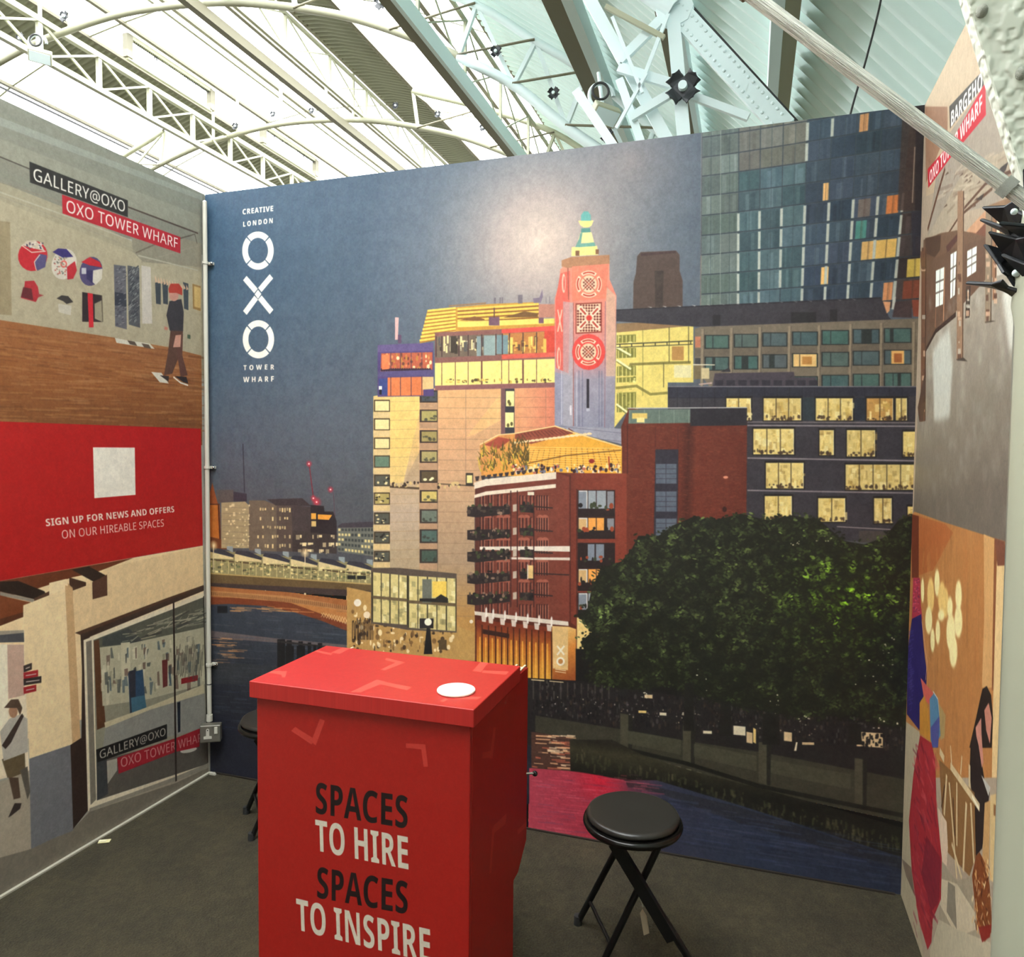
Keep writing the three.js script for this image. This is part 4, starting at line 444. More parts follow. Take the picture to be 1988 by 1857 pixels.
  S.P(rgb(64, 66, 68), 528, 1050, 582, 1035, 590, 1240, 530, 1275); S.P(rgb(34, 40, 52), 968, 740, 985, 735, 985, 900, 972, 905);
  S.L(rgb(44, 32, 28), 10, 948, 190, 962, 1170); S.L(rgb(40, 32, 28), 5, 1112, 160, 1135, 1070); S.P(rgb(156, 148, 132), 490, 1318, 960, 1145, 1136, 1072, 1138, 1098, 960, 1168, 486, 1336);
  S.P(rgb(30, 28, 28), 525, 998, 912, 858, 912, 938, 530, 1068); S.T('GALLERY@OXO', rgb(186, 180, 166), [540, 1004], [906, 876], [542, 1050], .01, '');
  S.P(rgb(164, 34, 46), 640, 1042, 960, 935, 1092, 882, 1090, 982, 960, 1010, 648, 1130); S.T('OXO TOWER WHARF', rgb(204, 140, 136), [655, 1045], [1125, 900], [658, 1096], .01, '');
  S.L(rgb(44, 32, 28), 10, 956, 800, 962, 1170);
  S.grain(8, 6);
  return S;
}

// ------------------------------------------------------------------ print 3: warehouse and market graphics on the right panel
const RD = 1.01;
function paintRight() {
  const xc = onX(BW), S = new Sheet(740, 2046, (px, py) => { const p = xc(px, py); return [p[0] / RD * 740, (1 - p[1] / BH) * 2046]; });
  S.R(rgb(176, 158, 136), 1700, -300, 2100, 2000);
  S.at(1720, 0, 3.0933);
  S.P(rgb(190, 168, 138), 235, 700, 245, 600, 480, 110, 700, -300, 1000, -300, 900, 300, 600, 1000, 240, 1180); S.P(rgb(150, 112, 86), 235, 640, 370, 640, 370, 780, 240, 1100);
  S.P(rgb(160, 148, 132), 380, 800, 600, 500, 830, 350, 830, 1100, 640, 1230, 480, 1270, 250, 1420, 300, 1060); S.P(rgb(170, 156, 134), 480, 1000, 830, 860, 830, 1000, 500, 1240, 300, 1430, 250, 1420);
  for (let k = 0; k < 60; k++) { const x = rr(300, 820), y = 1300 - (x - 250) * .62 + rr(-160, 60); S.L(pick([rgb(190, 172, 148, .4), rgb(120, 98, 80, .35), rgb(206, 190, 166, .4)]), rr(4, 12), x, y, x + rr(20, 90), y - rr(10, 60)); }
  S.L(rgb(96, 64, 46), 18, 355, 1010, 300, 1200, 250, 1380); S.L(rgb(92, 62, 46), 10, 470, 1250, 600, 1100, 830, 990); S.L(rgb(96, 66, 48), 8, 330, 1470, 440, 1300, 640, 1130); S.L(rgb(150, 120, 96), 14, 300, 1540, 440, 1400); S.P(rgb(66, 58, 54), 615, 1110, 690, 1005, 735, 970, 720, 1020, 680, 1080); S.P(rgb(58, 46, 40), 535, 1200, 590, 1160, 575, 1200);
  for (let k = 0; k < 14; k++) { const x = rr(330, 560), y = rr(960, 1400); S.P(rgb(86, 62, 48, .7), x, y, x + 22, y - 26, x + 26, y - 14); }
  S.P(rgb(120, 76, 58), 470, 1420, 830, 1100, 830, 1300, 600, 1420, 480, 1470); S.P(rgb(196, 150, 116), 480, 1390, 620, 1240, 640, 1290, 540, 1400);
  S.P(rgb(112, 84, 64), 225, 1440, 330, 1400, 440, 1380, 600, 1420, 600, 1640, 500, 1720, 300, 2100, 215, 2200);
  S.P(rgb(74, 50, 38), 235, 1430, 330, 1410, 325, 1500, 290, 1550, 240, 1640); S.P(rgb(84, 50, 44), 360, 1480, 440, 1390, 440, 1430, 370, 1520);
  S.P(rgb(140, 108, 80), 600, 1240, 830, 1150, 830, 1640, 660, 1720, 600, 1680); for (let k = 0; k < 22; k++) { const x = rr(660, 820), y = rr(1230, 1500); S.R(pick([rgb(226, 214, 186), rgb(120, 82, 58), rgb(206, 182, 150), rgb(90, 64, 50)]), x, y, x + rr(6, 20), y + rr(40, 160)); } S.P(rgb(206, 200, 186), 665, 1560, 830, 1480, 830, 1720, 665, 1690);
  S.P(rgb(64, 58, 52), 380, 640, 660, 340, 700, 300, 700, 420, 640, 440, 385, 772); S.T('BARGEHOUSE', rgb(244, 242, 232), [388, 676], [616, 378], [388, 764], .0, 'bold', 8);
  S.P(rgb(196, 36, 50), 250, 1016, 385, 862, 597, 495, 600, 690, 385, 950, 254, 1128); S.T('OXO TOWER WHARF', rgb(248, 226, 220), [260, 1034], [580, 560], [260, 1108], .0);
  S.at(1720, 500, 3.0933);
  // windows, columns, floor
  S.P(rgb(104, 76, 58), 205, -40, 300, 0, 420, -60, 600, -120, 600, 140, 420, 320, 300, 430, 240, 560); S.P(S.lin(0, 100, 0, 1600, 0, rgb(236, 236, 220), .25, rgb(214, 212, 198), .55, rgb(158, 148, 132), 1, rgb(108, 98, 88)), 230, 570, 300, 450, 430, 320, 600, 130, 830, 60, 830, 1720, 748, 1716, 165, 1535, 190, 950);
  S.g.filter = 'blur(7px)';
  for (let k = 0; k < 260; k++) { const x = rr(210, 800), y = rr(200, 1600), t = y / 1600, w = rr(4, 26); S.P(pick([rgb(220, 222, 210, .3 * (1 - t)), rgb(96, 88, 78, .2), rgb(190, 184, 168, .22)]), x, y, x + w, y - 12, x + w * 1.3, y + rr(20, 120), x + 4, y + rr(20, 100)); }
  S.P(rgb(216, 222, 212, .7), 280, 560, 330, 480, 380, 420, 400, 640, 380, 960, 290, 980); S.P(rgb(226, 228, 216, .75), 700, 200, 830, 90, 830, 520, 740, 560); S.g.filter = 'none';
  for (const w of [[300, 78, 350, 56, 342, 280, 298, 298], [388, -20, 424, -40, 414, 224, 386, 248], [488, -40, 545, -70, 541, 82, 487, 118]]) { S.P(rgb(238, 246, 236), ...w); S.Ql(rgb(110, 100, 90), 5, w, 0, .33, 1, .33); S.Ql(rgb(110, 100, 90), 5, w, 0, .62, 1, .62); S.Ql(rgb(100, 80, 70), 6, w, .5, 0, .5, 1); } S.L(rgb(176, 130, 96), 12, 352, 60, 345, 380); S.L(rgb(150, 104, 76), 8, 300, 300, 296, 420); S.L(rgb(60, 40, 32), 12, 235, 560, 300, 440, 420, 340);
  for (const [x0, x1, y0, y1, c] of [[424, 464, -400, 610, [150, 118, 92]], [594, 634, -300, 388, [140, 122, 100]], [640, 660, -250, 250, [150, 108, 78]], [476, 502, 170, 358, [70, 58, 50]], [208, 238, -60, 980, [112, 76, 54]]]) { S.P(rgb(...c), x0 + 6, y0, x1 + 6, y0, x1, y1, x0, y1 + 6); S.L(rgb(c[0] * .55, c[1] * .5, c[2] * .5), 9, x1 + 2, y0, x1 - 4, y1); for (let k = 0; k < 12; k++) { const y = rr(Math.max(y0, -60), y1); S.R(pick([rgb(206, 170, 140, .8), rgb(90, 60, 46, .8), rgb(200, 196, 180, .7)]), x0 + rr(4, 18), y, x0 + rr(18, 30), y + rr(8, 40)); } }
  S.P(rgb(70, 60, 52), 420, 610, 465, 600, 490, 622, 430, 618); S.P(rgb(80, 68, 58), 590, 386, 640, 378, 660, 382, 600, 392); S.P(rgb(84, 60, 48), 190, 900, 232, 700, 240, 740, 225, 980, 200, 985);
  // market photograph
  S.at(1700, 1000, 4.125);
  S.P(rgb(184, 124, 70), 285, 0, 310, -30, 550, 55, 960, 185, 1090, 225, 1080, 2100, 230, 2100); S.P(rgb(176, 100, 52), 340, 5, 560, 70, 620, 140, 460, 440, 345, 480);
  for (let k = 0; k < 90; k++) { const x = rr(350, 860), y = rr(100, 1700); S.L(pick([rgb(206, 148, 90, .22), rgb(140, 88, 46, .2), rgb(190, 120, 66, .22)]), rr(10, 34), x, y, x + rr(-10, 10), y + rr(100, 500)); }
  S.P(rgb(112, 50, 28), 285, -10, 345, 5, 345, 500, 290, 500); S.P(rgb(212, 162, 104), 865, 150, 955, 190, 950, 1100, 930, 1380, 850, 1380, 870, 800); S.P(rgb(140, 84, 50), 950, 190, 985, 200, 970, 1400, 930, 1400); S.P(rgb(230, 196, 140), 975, 200, 1082, 226, 1070, 2100, 930, 2100, 940, 1500); S.P(rgb(120, 72, 54), 955, 185, 1035, 212, 1045, 400, 975, 405); S.P(rgb(232, 204, 160), 1040, 214, 1085, 228, 1076, 900, 1040, 900);
  S.g.filter = 'blur(3px)';
  for (const [x, y, a, b, c] of [[376, 600, 13, 98, 0], [441, 640, 28, 140, 1], [492, 540, 21, 110, 0], [425, 840, 28, 110, 0], [456, 1000, 18, 96, 0], [498, 935, 18, 100, 0], [530, 660, 30, 130, 1], [560, 700, 24, 120, 1], [595, 740, 22, 90, 0], [525, 800, 26, 46, 0], [664, 640, 26, 120, 0], [662, 850, 32, 130, 0], [602, 940, 36, 150, 0], [622, 1090, 32, 130, 0]]) S.E(c ? rgb(242, 202, 122) : rgb(255, 238, 172), x, y, a, b);
  S.g.filter = 'none';
  S.P(rgb(176, 50, 70), 300, 500, 355, 500, 362, 720, 375, 830, 290, 850); for (let k = 0; k < 50; k++) S.E(pick([rgb(210, 90, 110), rgb(130, 40, 80)]), rr(300, 352), rr(510, 800), 7, 5); S.P(rgb(40, 28, 96), 290, 830, 365, 790, 385, 1050, 410, 1260, 400, 1480, 350, 1720, 250, 1590, 255, 1100); for (let k = 0; k < 40; k++) S.L(rgb(90, 80, 150, .6), 5, rr(255, 290), 900 + k * 17, rr(275, 310), 890 + k * 17); S.L(rgb(220, 170, 140), 6, 370, 850, 412, 1180, 400, 1320);
  S.P(rgb(206, 96, 84), 360, 1300, 400, 1350, 460, 1420, 440, 1520, 390, 1480); S.P(rgb(196, 136, 52), 352, 1500, 390, 1440, 425, 1560, 440, 1810, 352, 1740); S.P(rgb(86, 130, 160), 432, 1470, 470, 1420, 500, 1480, 520, 1760, 470, 1860, 440, 1800); S.P(rgb(76, 80, 140), 440, 1700, 515, 1600, 500, 1860, 450, 1860); S.L(rgb(214, 214, 214), 6, 460, 1410, 498, 1470, 520, 1700);
  S.P(rgb(176, 148, 96), 505, 1500, 560, 1600, 550, 1780, 520, 1800); S.P(rgb(38, 26, 22), 830, 1500, 855, 1390, 890, 1365, 925, 1440, 940, 1620, 930, 1860, 750, 1860, 800, 1640); S.P(rgb(196, 130, 110), 870, 1560, 905, 1500, 930, 1620, 915, 1830, 885, 1720); S.P(rgb(200, 136, 120), 800, 1700, 845, 1620, 850, 1860, 815, 1860);
  S.at(1700, 1400, 4.0625);
  S.P(rgb(184, 170, 140), 240, 0, 345, 80, 350, 120, 315, 360, 270, 700, 280, 960, 285, 1150, 330, 1500, 380, 1860, 180, 1860, 190, 1290); S.P(rgb(128, 110, 92), 205, 1080, 280, 1150, 310, 1380, 240, 1220); S.P(rgb(40, 28, 26), 780, 60, 830, 260, 860, 480, 900, 560, 840, 1000, 790, 1060, 770, 700, 740, 400, 750, 160); S.P(rgb(202, 138, 120), 790, 40, 830, 20, 850, 320, 838, 370); S.P(rgb(190, 186, 176), 832, 420, 905, 520, 890, 590);
  S.P(rgb(140, 100, 58), 500, 300, 780, 560, 790, 1060, 740, 1220, 540, 1000); for (const [a, b, c, d, w] of [[505, 230, 540, 300, 30], [590, 350, 820, 680, 30], [590, 190, 600, 350, 14], [680, 270, 670, 420, 14], [740, 340, 740, 520, 26], [560, 420, 540, 740, 22], [580, 480, 640, 1240, 20], [640, 480, 640, 980, 18], [715, 640, 690, 1180, 24], [750, 640, 775, 1120, 22], [500, 700, 560, 860, 16], [600, 960, 680, 1240, 20]]) S.L(rgb(214, 190, 146), w, a, b, c, d); S.L(rgb(246, 236, 206), 16, 760, 590, 815, 690); S.L(rgb(84, 54, 32), 16, 545, 500, 520, 680); S.L(rgb(84, 54, 32), 14, 610, 600, 625, 900);
  S.P(rgb(216, 186, 132), 905, 580, 1000, 560, 990, 1300, 900, 1250); S.P(rgb(150, 104, 62), 930, 650, 1000, 690, 990, 760, 930, 740); S.P(rgb(196, 152, 98), 860, 640, 905, 620, 890, 1250, 840, 1100);
  S.P(rgb(222, 196, 168), 490, 680, 560, 790, 570, 1000, 560, 1140, 520, 1100); S.P(rgb(166, 152, 128), 520, 1100, 640, 1260, 760, 1220, 780, 1640, 860, 1740, 960, 1860, 420, 1860, 500, 1560); S.P(rgb(206, 190, 160), 520, 1240, 640, 1280, 780, 1500, 790, 1640, 640, 1700, 505, 1440); S.P(rgb(140, 130, 112), 570, 1260, 625, 1300, 640, 1640, 560, 1500); S.P(rgb(196, 184, 156), 430, 1800, 500, 1560, 640, 1640, 900, 1740, 960, 1860, 430, 1860);
  S.P(rgb(168, 42, 50), 350, 110, 440, 170, 470, 300, 480, 660, 500, 860, 522, 1080, 515, 1400, 450, 1560, 440, 1740, 410, 1800, 340, 1560, 285, 1180, 262, 780, 300, 400); for (let k = 0; k < 130; k++) { const y = rr(150, 1600), x = rr(290, 470); S.L(pick([rgb(206, 80, 84, .5), rgb(110, 26, 44, .5), rgb(150, 40, 60, .5)]), rr(8, 20), x, y, x + rr(10, 50), y + rr(40, 130)); } S.P(rgb(120, 30, 46, .7), 400, 900, 515, 1080, 500, 1420, 440, 1500, 360, 1200);
  S.P(rgb(130, 70, 34), 760, 1220, 790, 1060, 820, 1030, 880, 1150, 900, 1300, 920, 1650, 860, 1740, 800, 1600); for (let k = 0; k < 60; k++) { const y = rr(1080, 1640), x = rr(770, 900); S.L(pick([rgb(226, 176, 110, .8), rgb(74, 34, 20, .7), rgb(180, 110, 60, .7), rgb(250, 226, 170, .7)]), rr(5, 16), x, y, x + rr(-16, 24), y + rr(20, 80)); } S.P(rgb(140, 40, 30), 810, 1620, 915, 1600, 900, 1700, 840, 1740);
  S.grain(8, 6);
  return S;
}

// ------------------------------------------------------------------ materials
const printMat = (S, rough = 0.55) => new THREE.MeshStandardMaterial({ map: S.tex(), color: new THREE.Color(PRINT, PRINT, PRINT), roughness: rough });
const PRINT = 1.0;
const paintBump = noiseTex(256, (x, y) => { const a = N64(x / 3, y / 3), v = 255 * (a > 0.55 ? Math.min(1, 0.5 + (a - 0.55) * 3) : 0.5 * N128(x / 2, y / 2)); return [v, v, v]; });
const M = {
  cream: new THREE.MeshStandardMaterial({ color: 0xa4a58c, roughness: 0.55 }),
  white: new THREE.MeshStandardMaterial({ color: 0xdcecee, roughness: 0.5 }),  // on the trusses: same paint as cream, bluish daylight put into the colour
  buff: new THREE.MeshStandardMaterial({ color: 0x74705c, roughness: 0.6 }),
  lumpy: new THREE.MeshStandardMaterial({ color: 0xdcdfcf, roughness: 0.5, bumpMap: paintBump, bumpScale: 0.005 }),
  arch: new THREE.MeshStandardMaterial({ color: 0x8e8e78, roughness: 0.55 }),
  leaf: new THREE.MeshStandardMaterial({ color: 0x24272b, roughness: 0.4, metalness: 0.2 }),
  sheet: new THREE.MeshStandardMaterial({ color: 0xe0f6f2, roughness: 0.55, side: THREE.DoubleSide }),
  sheetBacklit: new THREE.MeshStandardMaterial({ color: 0x7c7e6a, roughness: 0.7, side: THREE.DoubleSide }),  // same sheeting, backlit darkening put into the colour
  glass: new THREE.MeshPhysicalMaterial({ color: 0xffffff, transmission: 1, thickness: 0, roughness: 0.05, ior: 1.5 }),
  dark: new THREE.MeshStandardMaterial({ color: 0x2a2b2c, roughness: 0.6 }),
  board: new THREE.MeshStandardMaterial({ color: 0xb8b5aa, roughness: 0.7 }),
  hall: new THREE.MeshStandardMaterial({ color: 0xb0aea4, roughness: 0.8 }),
  alu: new THREE.MeshStandardMaterial({ color: 0xb0b1a6, roughness: 0.35, metalness: 0.6 }),
  plastic: new THREE.MeshStandardMaterial({ color: 0xc6c3b5, roughness: 0.4 }),
  red: new THREE.MeshStandardMaterial({ color: 0xa01c18, roughness: 0.45 }),
  redDark: new THREE.MeshStandardMaterial({ color: 0x8a1614, roughness: 0.5 }),
  wood: new THREE.MeshStandardMaterial({ color: 0xdcc9a6, roughness: 0.7 }),
  vinyl: new THREE.MeshStandardMaterial({ color: 0x2b2925, roughness: 0.32 }),
  black: new THREE.MeshStandardMaterial({ color: 0x0f0f10, roughness: 0.35 }),
  chrome: new THREE.MeshStandardMaterial({ color: 0xd8d8d8, roughness: 0.2, metalness: 1 }),
};
const carpetTex = noiseTex(512, (x, y) => { const n = 0.45 * N128(x / 1.6, y / 1.6) + 0.3 * rnd() + 0.25 * N64(x / 14, y / 14), s = N16(x / 70, y / 70); return [31 + 44 * n + 9 * s, 28 + 41 * n + 8 * s, 18 + 32 * n + 5 * s]; }, true, 1, 1);
const carpetBump = noiseTex(256, () => { const v = 255 * rnd(); return [v, v, v]; });
M.carpet = new THREE.MeshStandardMaterial({ map: carpetTex, bumpMap: carpetBump, bumpScale: 0.003, roughness: 0.95 });

// ------------------------------------------------------------------ booth shell
{
  const fl = boxAt(-17, -0.12, -15, 4.7, 0, 9); const p = fl.attributes.position, uv = fl.attributes.uv; for (let i = 0; i < p.count; i++) uv.setXY(i, p.getX(i) / 0.9, p.getZ(i) / 0.9);
  struct('floor', fl, M.carpet, 'dark grey brown carpet');
}
struct('wall_back', boxAt(-0.05, 0, -0.045, BW + 0.05, BH - 0.004, -0.003), M.board);
struct('wall_left', boxAt(-0.045, 0, -0.003, -0.003, BH - 0.004, 2.4), M.board);
struct('wall_right', boxAt(BW + 0.003, 0, -0.003, BW + 0.045, BH - 0.004, 1.0), M.board);
function printPanel(name, label, category, sheet, geo, uvOf) {
  const p = geo.attributes.position, uv = geo.attributes.uv; for (let i = 0; i < p.count; i++) { const [u, v] = uvOf(p.getX(i), p.getY(i), p.getZ(i)); uv.setXY(i, u, v); }
  const m = part(name, geo, printMat(sheet), scene); m.userData = { label, category }; return m;
}
printPanel('mural', 'wall-sized dusk mural of a floodlit riverside tower and trees, covering the back wall', 'mural', paintMural(), boxAt(0, 0.002, -0.003, BW, BH, 0), (x, y) => [x / BW, y / BH]);
printPanel('wall_graphic', 'printed panel with gallery room, red band and shop front on the left wall', 'poster', paintLeft(), boxAt(-0.003, 0.002, 0.0005, 0, BH, LD), (x, y, z) => [1 - z / LD, y / BH]);
printPanel('wall_graphic_001', 'printed panel with empty warehouse above a market scene on the right wall', 'poster', paintRight(), boxAt(BW, 0.002, 0.0005, BW + 0.003, BH, RD), (x, y, z) => [z / RD, y / BH]);

// ------------------------------------------------------------------ hall: shell, roof, rooflights
const ROOF_R = [[4.6, 2.0], [2.6, 4.25], [0.7, 6.1], [-0.8, 7.2], [-2.6, 8.0], [-4.3, 8.5], [-6.2, 8.7]];
const ROOF = [...ROOF_R.slice(0, -1).map(([x, y]) => [-12.4 - x, y]), ...ROOF_R.slice().reverse()].sort((a, b) => a[0] - b[0]);
function roofY(x) { for (let i = 0; i < ROOF.length - 1; i++) { const [a, b] = ROOF[i], [c, d] = ROOF[i + 1]; if (x >= a && x <= c) return b + (d - b) * (x - a) / (c - a); } return 2; }
const ZN = 8.5, ZF = -14.5;
struct('wall_hall_right', boxAt(4.6, 0, ZF, 4.75, 2.2, ZN), M.hall);
struct('wall_hall_left', boxAt(-17.15, 0, ZF, -17, 2.2, ZN), M.hall);
for (const [n, z] of [['wall_hall_far', ZF - 0.15], ['wall_hall_near', ZN]]) {
  const s = new THREE.Shape(); s.moveTo(-17, 0); for (const [x, y] of ROOF) s.lineTo(x, y + 0.02); s.lineTo(4.6, 0);
  const g = new THREE.ExtrudeGeometry(s, { depth: 0.15, bevelEnabled: false }); g.translate(0, 0, z); struct(n, g, M.hall);
}
function corrugated(x0, x1, pitch, amp, za = ZF, zb = ZN) {
  const xs = [x0, ...ROOF.map((p) => p[0]).filter((x) => x > x0 + 0.01 && x < x1 - 0.01), x1], n = Math.round((zb - za) / pitch) * 8, pos = [], idx = [];
  for (let k = 0; k <= n; k++) { const z = za + (zb - za) * k / n, ph = (k % 8) / 8, w = amp * Math.max(-1, Math.min(1, 1.5 * Math.sin(ph * 2 * Math.PI))); xs.forEach((x) => pos.push(x, roofY(x) + w, z)); }
  const m = xs.length; for (let k = 0; k < n; k++) for (let i = 0; i < m - 1; i++) { const a = k * m + i; idx.push(a, a + m, a + 1, a + 1, a + m, a + m + 1); }
  const g = new THREE.BufferGeometry(); g.setAttribute('position', new THREE.Float32BufferAttribute(pos, 3)); g.setIndex(idx); g.computeVertexNormals(); return g;
}
const roof = new THREE.Group(); roof.name = 'ceiling'; roof.userData.kind = 'structure'; scene.add(roof);
part('corrugated_sheet', corrugated(-1.05, 2.6, 0.15, 0.028, ZF, 1.07), M.sheet, roof);
part('corrugated_sheet', corrugated(2.6, 4.62, 0.15, 0.028), M.sheet, roof);
part('corrugated_sheet', corrugated(-4.6, -3.65, 0.12, 0.014), M.sheetBacklit, roof);
part('corrugated_sheet', corrugated(-9.1, -8.25, 0.12, 0.014), M.sheetBacklit, roof);
part('corrugated_sheet', corrugated(-17.02, -13.1, 0.15, 0.014), M.sheetBacklit, roof);
for (const [a, b] of [[-1.05, 2.6], [-3.65, -1.05], [-8.25, -4.6], [-13.1, -9.1]]) part('corrugated_sheet', corrugated(a, b, 0.15, 0.028, 4.92, 8.52), M.sheetBacklit, roof);
// glazed strips: bars and single panes
const PANEZ = 1.9167, BARZ = 3.8333;
const GE = 4.9;                                                         // rooflights end here, out of view, to dim the back wall; plain sheets go on
function glazing(xs, ZF = -14.43) {
  const ZN = GE;
  const bars = [], up = 0.03;
  for (let z = ZF; z <= ZN + 0.01; z += BARZ) for (let i = 0; i < xs.length - 1; i++) bars.push(bar(V(xs[i], roofY(xs[i]) + up, z), V(xs[i + 1], roofY(xs[i + 1]) + up, z), 0.02, 0.03));
  part('glazing_bar', bars, M.cream, roof);
  xs.forEach((x) => part('glazing_rail', bar(V(x, roofY(x) + 0.02, ZF), V(x, roofY(x) + 0.02, ZN), 0.07, 0.05, V(0, 1, 0)), M.buff, roof));
  for (let i = 0; i < xs.length - 1; i++) {
    const a = V(xs[i], roofY(xs[i]) + 0.05, 0), b = V(xs[i + 1], roofY(xs[i + 1]) + 0.05, 0), len = a.distanceTo(b);
    const g = new THREE.PlaneGeometry(len - 0.02, PANEZ - 0.02);
    for (let z = ZF + PANEZ / 2; z < ZN; z += PANEZ) {
      const m = part('pane', g, M.glass, roof); m.castShadow = false; m.position.set((a.x + b.x) / 2, (a.y + b.y) / 2, z);
      m.rotation.set(Math.PI / 2, Math.atan2(b.y - a.y, b.x - a.x) * -1, 0, 'ZXY'); m.rotation.set(Math.PI / 2, 0, Math.atan2(b.y - a.y, b.x - a.x), 'ZXY');
    }
  }
}
glazing([-1.05, 0.7, 1.65, 2.6], 1.067); glazing([-13.1, -11.6, -10.03, -9.1]); glazing([-8.25, -7.5, -6.53, -5.6, -4.6]); glazing([-3.65, -2.6, -1.95, -1.05]);  // first strip is unseen, added on the right slope to light the left wall

// beams running the length of the hall
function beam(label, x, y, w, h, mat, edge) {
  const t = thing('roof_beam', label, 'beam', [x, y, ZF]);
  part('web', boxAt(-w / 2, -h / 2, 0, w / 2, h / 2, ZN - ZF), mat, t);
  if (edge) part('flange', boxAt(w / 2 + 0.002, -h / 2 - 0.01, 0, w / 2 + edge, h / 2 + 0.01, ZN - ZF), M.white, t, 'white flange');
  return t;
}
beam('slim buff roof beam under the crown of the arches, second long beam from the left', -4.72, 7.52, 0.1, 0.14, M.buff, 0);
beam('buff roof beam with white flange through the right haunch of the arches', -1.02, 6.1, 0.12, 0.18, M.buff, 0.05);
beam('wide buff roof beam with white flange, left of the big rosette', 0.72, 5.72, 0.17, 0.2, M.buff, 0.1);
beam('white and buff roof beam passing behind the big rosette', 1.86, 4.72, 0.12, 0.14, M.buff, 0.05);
{
  const t = thing('roof_beam', 'boxy white roof beam ending above the glass skyscraper of the mural', 'beam', [2.63, 3.98, -14.5]);
  part('flange', rbox(-0.078, -0.1, 0, -0.012, 0.1, ZN + 14.5, 0.004), M.white, t, 'face coloured as lit'); part('web', boxAt(-0.0115, -0.092, 0, 0.066, 0.09, ZN + 14.5), M.arch, t, 'face coloured as shaded');  // two colours stand for the lit left side and the shaded underside
}
{ // slender rails seen against the rooflights
  const t = thing('roof_rail', 'thin dark rail crossing the leftmost rooflight', 'rail', [-10.03, 7.82, ZF]); part('rail', boxAt(-0.01, -0.015, 0, 0.01, 0.015, ZN - ZF), M.dark, t);
  const u = thing('roof_rail', 'thin cream rail under the ridge of the middle rooflight', 'rail', [-6.53, 8.56, ZF]); part('rail', boxAt(-0.025, -0.04, 0, 0.025, 0.04, ZN - ZF), M.cream, u);
}
// lattice girders
function girder(label, x, yb, yt, step, chord, web, verticals = true) {
  const t = thing('lattice_girder', label, 'girder', [x, yb, ZF]), h = yt - yb, L = ZN - ZF;
  part('bottom_chord', boxAt(-chord / 2, -chord / 2, 0, chord / 2, chord / 2, L), M.cream, t); part('top_chord', boxAt(-chord / 2, h - chord / 2, 0, chord / 2, h + chord / 2, L), M.cream, t);
  for (let z = 0.1, k = 0; z + step < L; z += step, k++) {
    part('diagonal', bar(V(0, 0, z), V(0, h, z + step), web, web * 0.5, V(1, 0, 0)), M.cream, t);
    part('diagonal', bar(V(web * 0.6, h, z), V(web * 0.6, 0, z + step), web * 0.7, web * 0.4, V(1, 0, 0)), M.cream, t);
    if (verticals) part('post', boxAt(-web * 0.7, 0, z - web * 0.7, web * 0.7, h, z + web * 0.7), M.cream, t);
  }
}
girder('cream lattice girder with crossed bars below the grey strip, nearest the left wall', -7.46, 7.25, 7.78, 1.02, 0.085, 0.045);
girder('slender cream lattice girder left of the grey roof strip at the crown', -4.45, 7.74, 8.28, 1.25, 0.05, 0.03);
girder('tall thin lattice girder between rooflight and pale corrugated roof', -1.1, 6.3, 7.1, 1.4, 0.045, 0.028);
// vent frames hung under the middle rooflight
for (const [i, z] of [[0, -8.93], [1, -12.5]]) {
  const t = thing('vent_frame', i ? 'open vent frame with dark fringe, farther of the two in the rooflight' : 'open vent frame with dark fringe, nearer of the two in the rooflight', 'vent', [-7.6, 8.13, z]);
  part('post', boxAt(-0.05, 0, -0.06, 0.05, 0.38, 0.06), M.buff, t); part('post', boxAt(-0.05, 0, 1.92, 0.05, 0.38, 2.04), M.buff, t); part('top_rail', boxAt(-0.04, 0.33, 0, 0.04, 0.4, 2), M.cream, t); part('sill', boxAt(-0.03, -0.03, 0, 0.03, 0.02, 2), M.cream, t);
  const fr = []; for (let k = 0; k < 46; k++) { const zz = 0.08 + k * 0.041, h = rr(0.02, 0.05) + (rnd() < 0.08 ? 0.1 : 0) + (k < 16 ? 0.03 : 0); const g = new THREE.ConeGeometry(0.018, h, 4); g.rotateX(Math.PI); g.translate(0, 0.335 - h / 2, zz); fr.push(g); } part('fringe', fr, M.dark, t).userData.kind = 'stuff';
}

// arched trusses
const CHORD_R = [[-6.2, 7.8], [-5.2, 7.74], [-4.22, 7.6], [-2.56, 7.13], [-1.4, 6.6], [-0.98, 6.375], [-0.27, 5.93], [0.38, 5.36], [1.2, 4.72], [2.06, 3.967], [2.6, 3.32], [2.86, 2.62], [3.0, 2.1]];
const mirror = ([x, y]) => [-12.4 - x, y];
function chordY(x) { if (x < -6.2) x = -12.4 - x; for (let i = 0; i < CHORD_R.length - 1; i++) { const [a, b] = CHORD_R[i], [c, d] = CHORD_R[i + 1]; if (x >= a && x <= c) return b + (d - b) * (x - a) / (c - a); } return 2; }
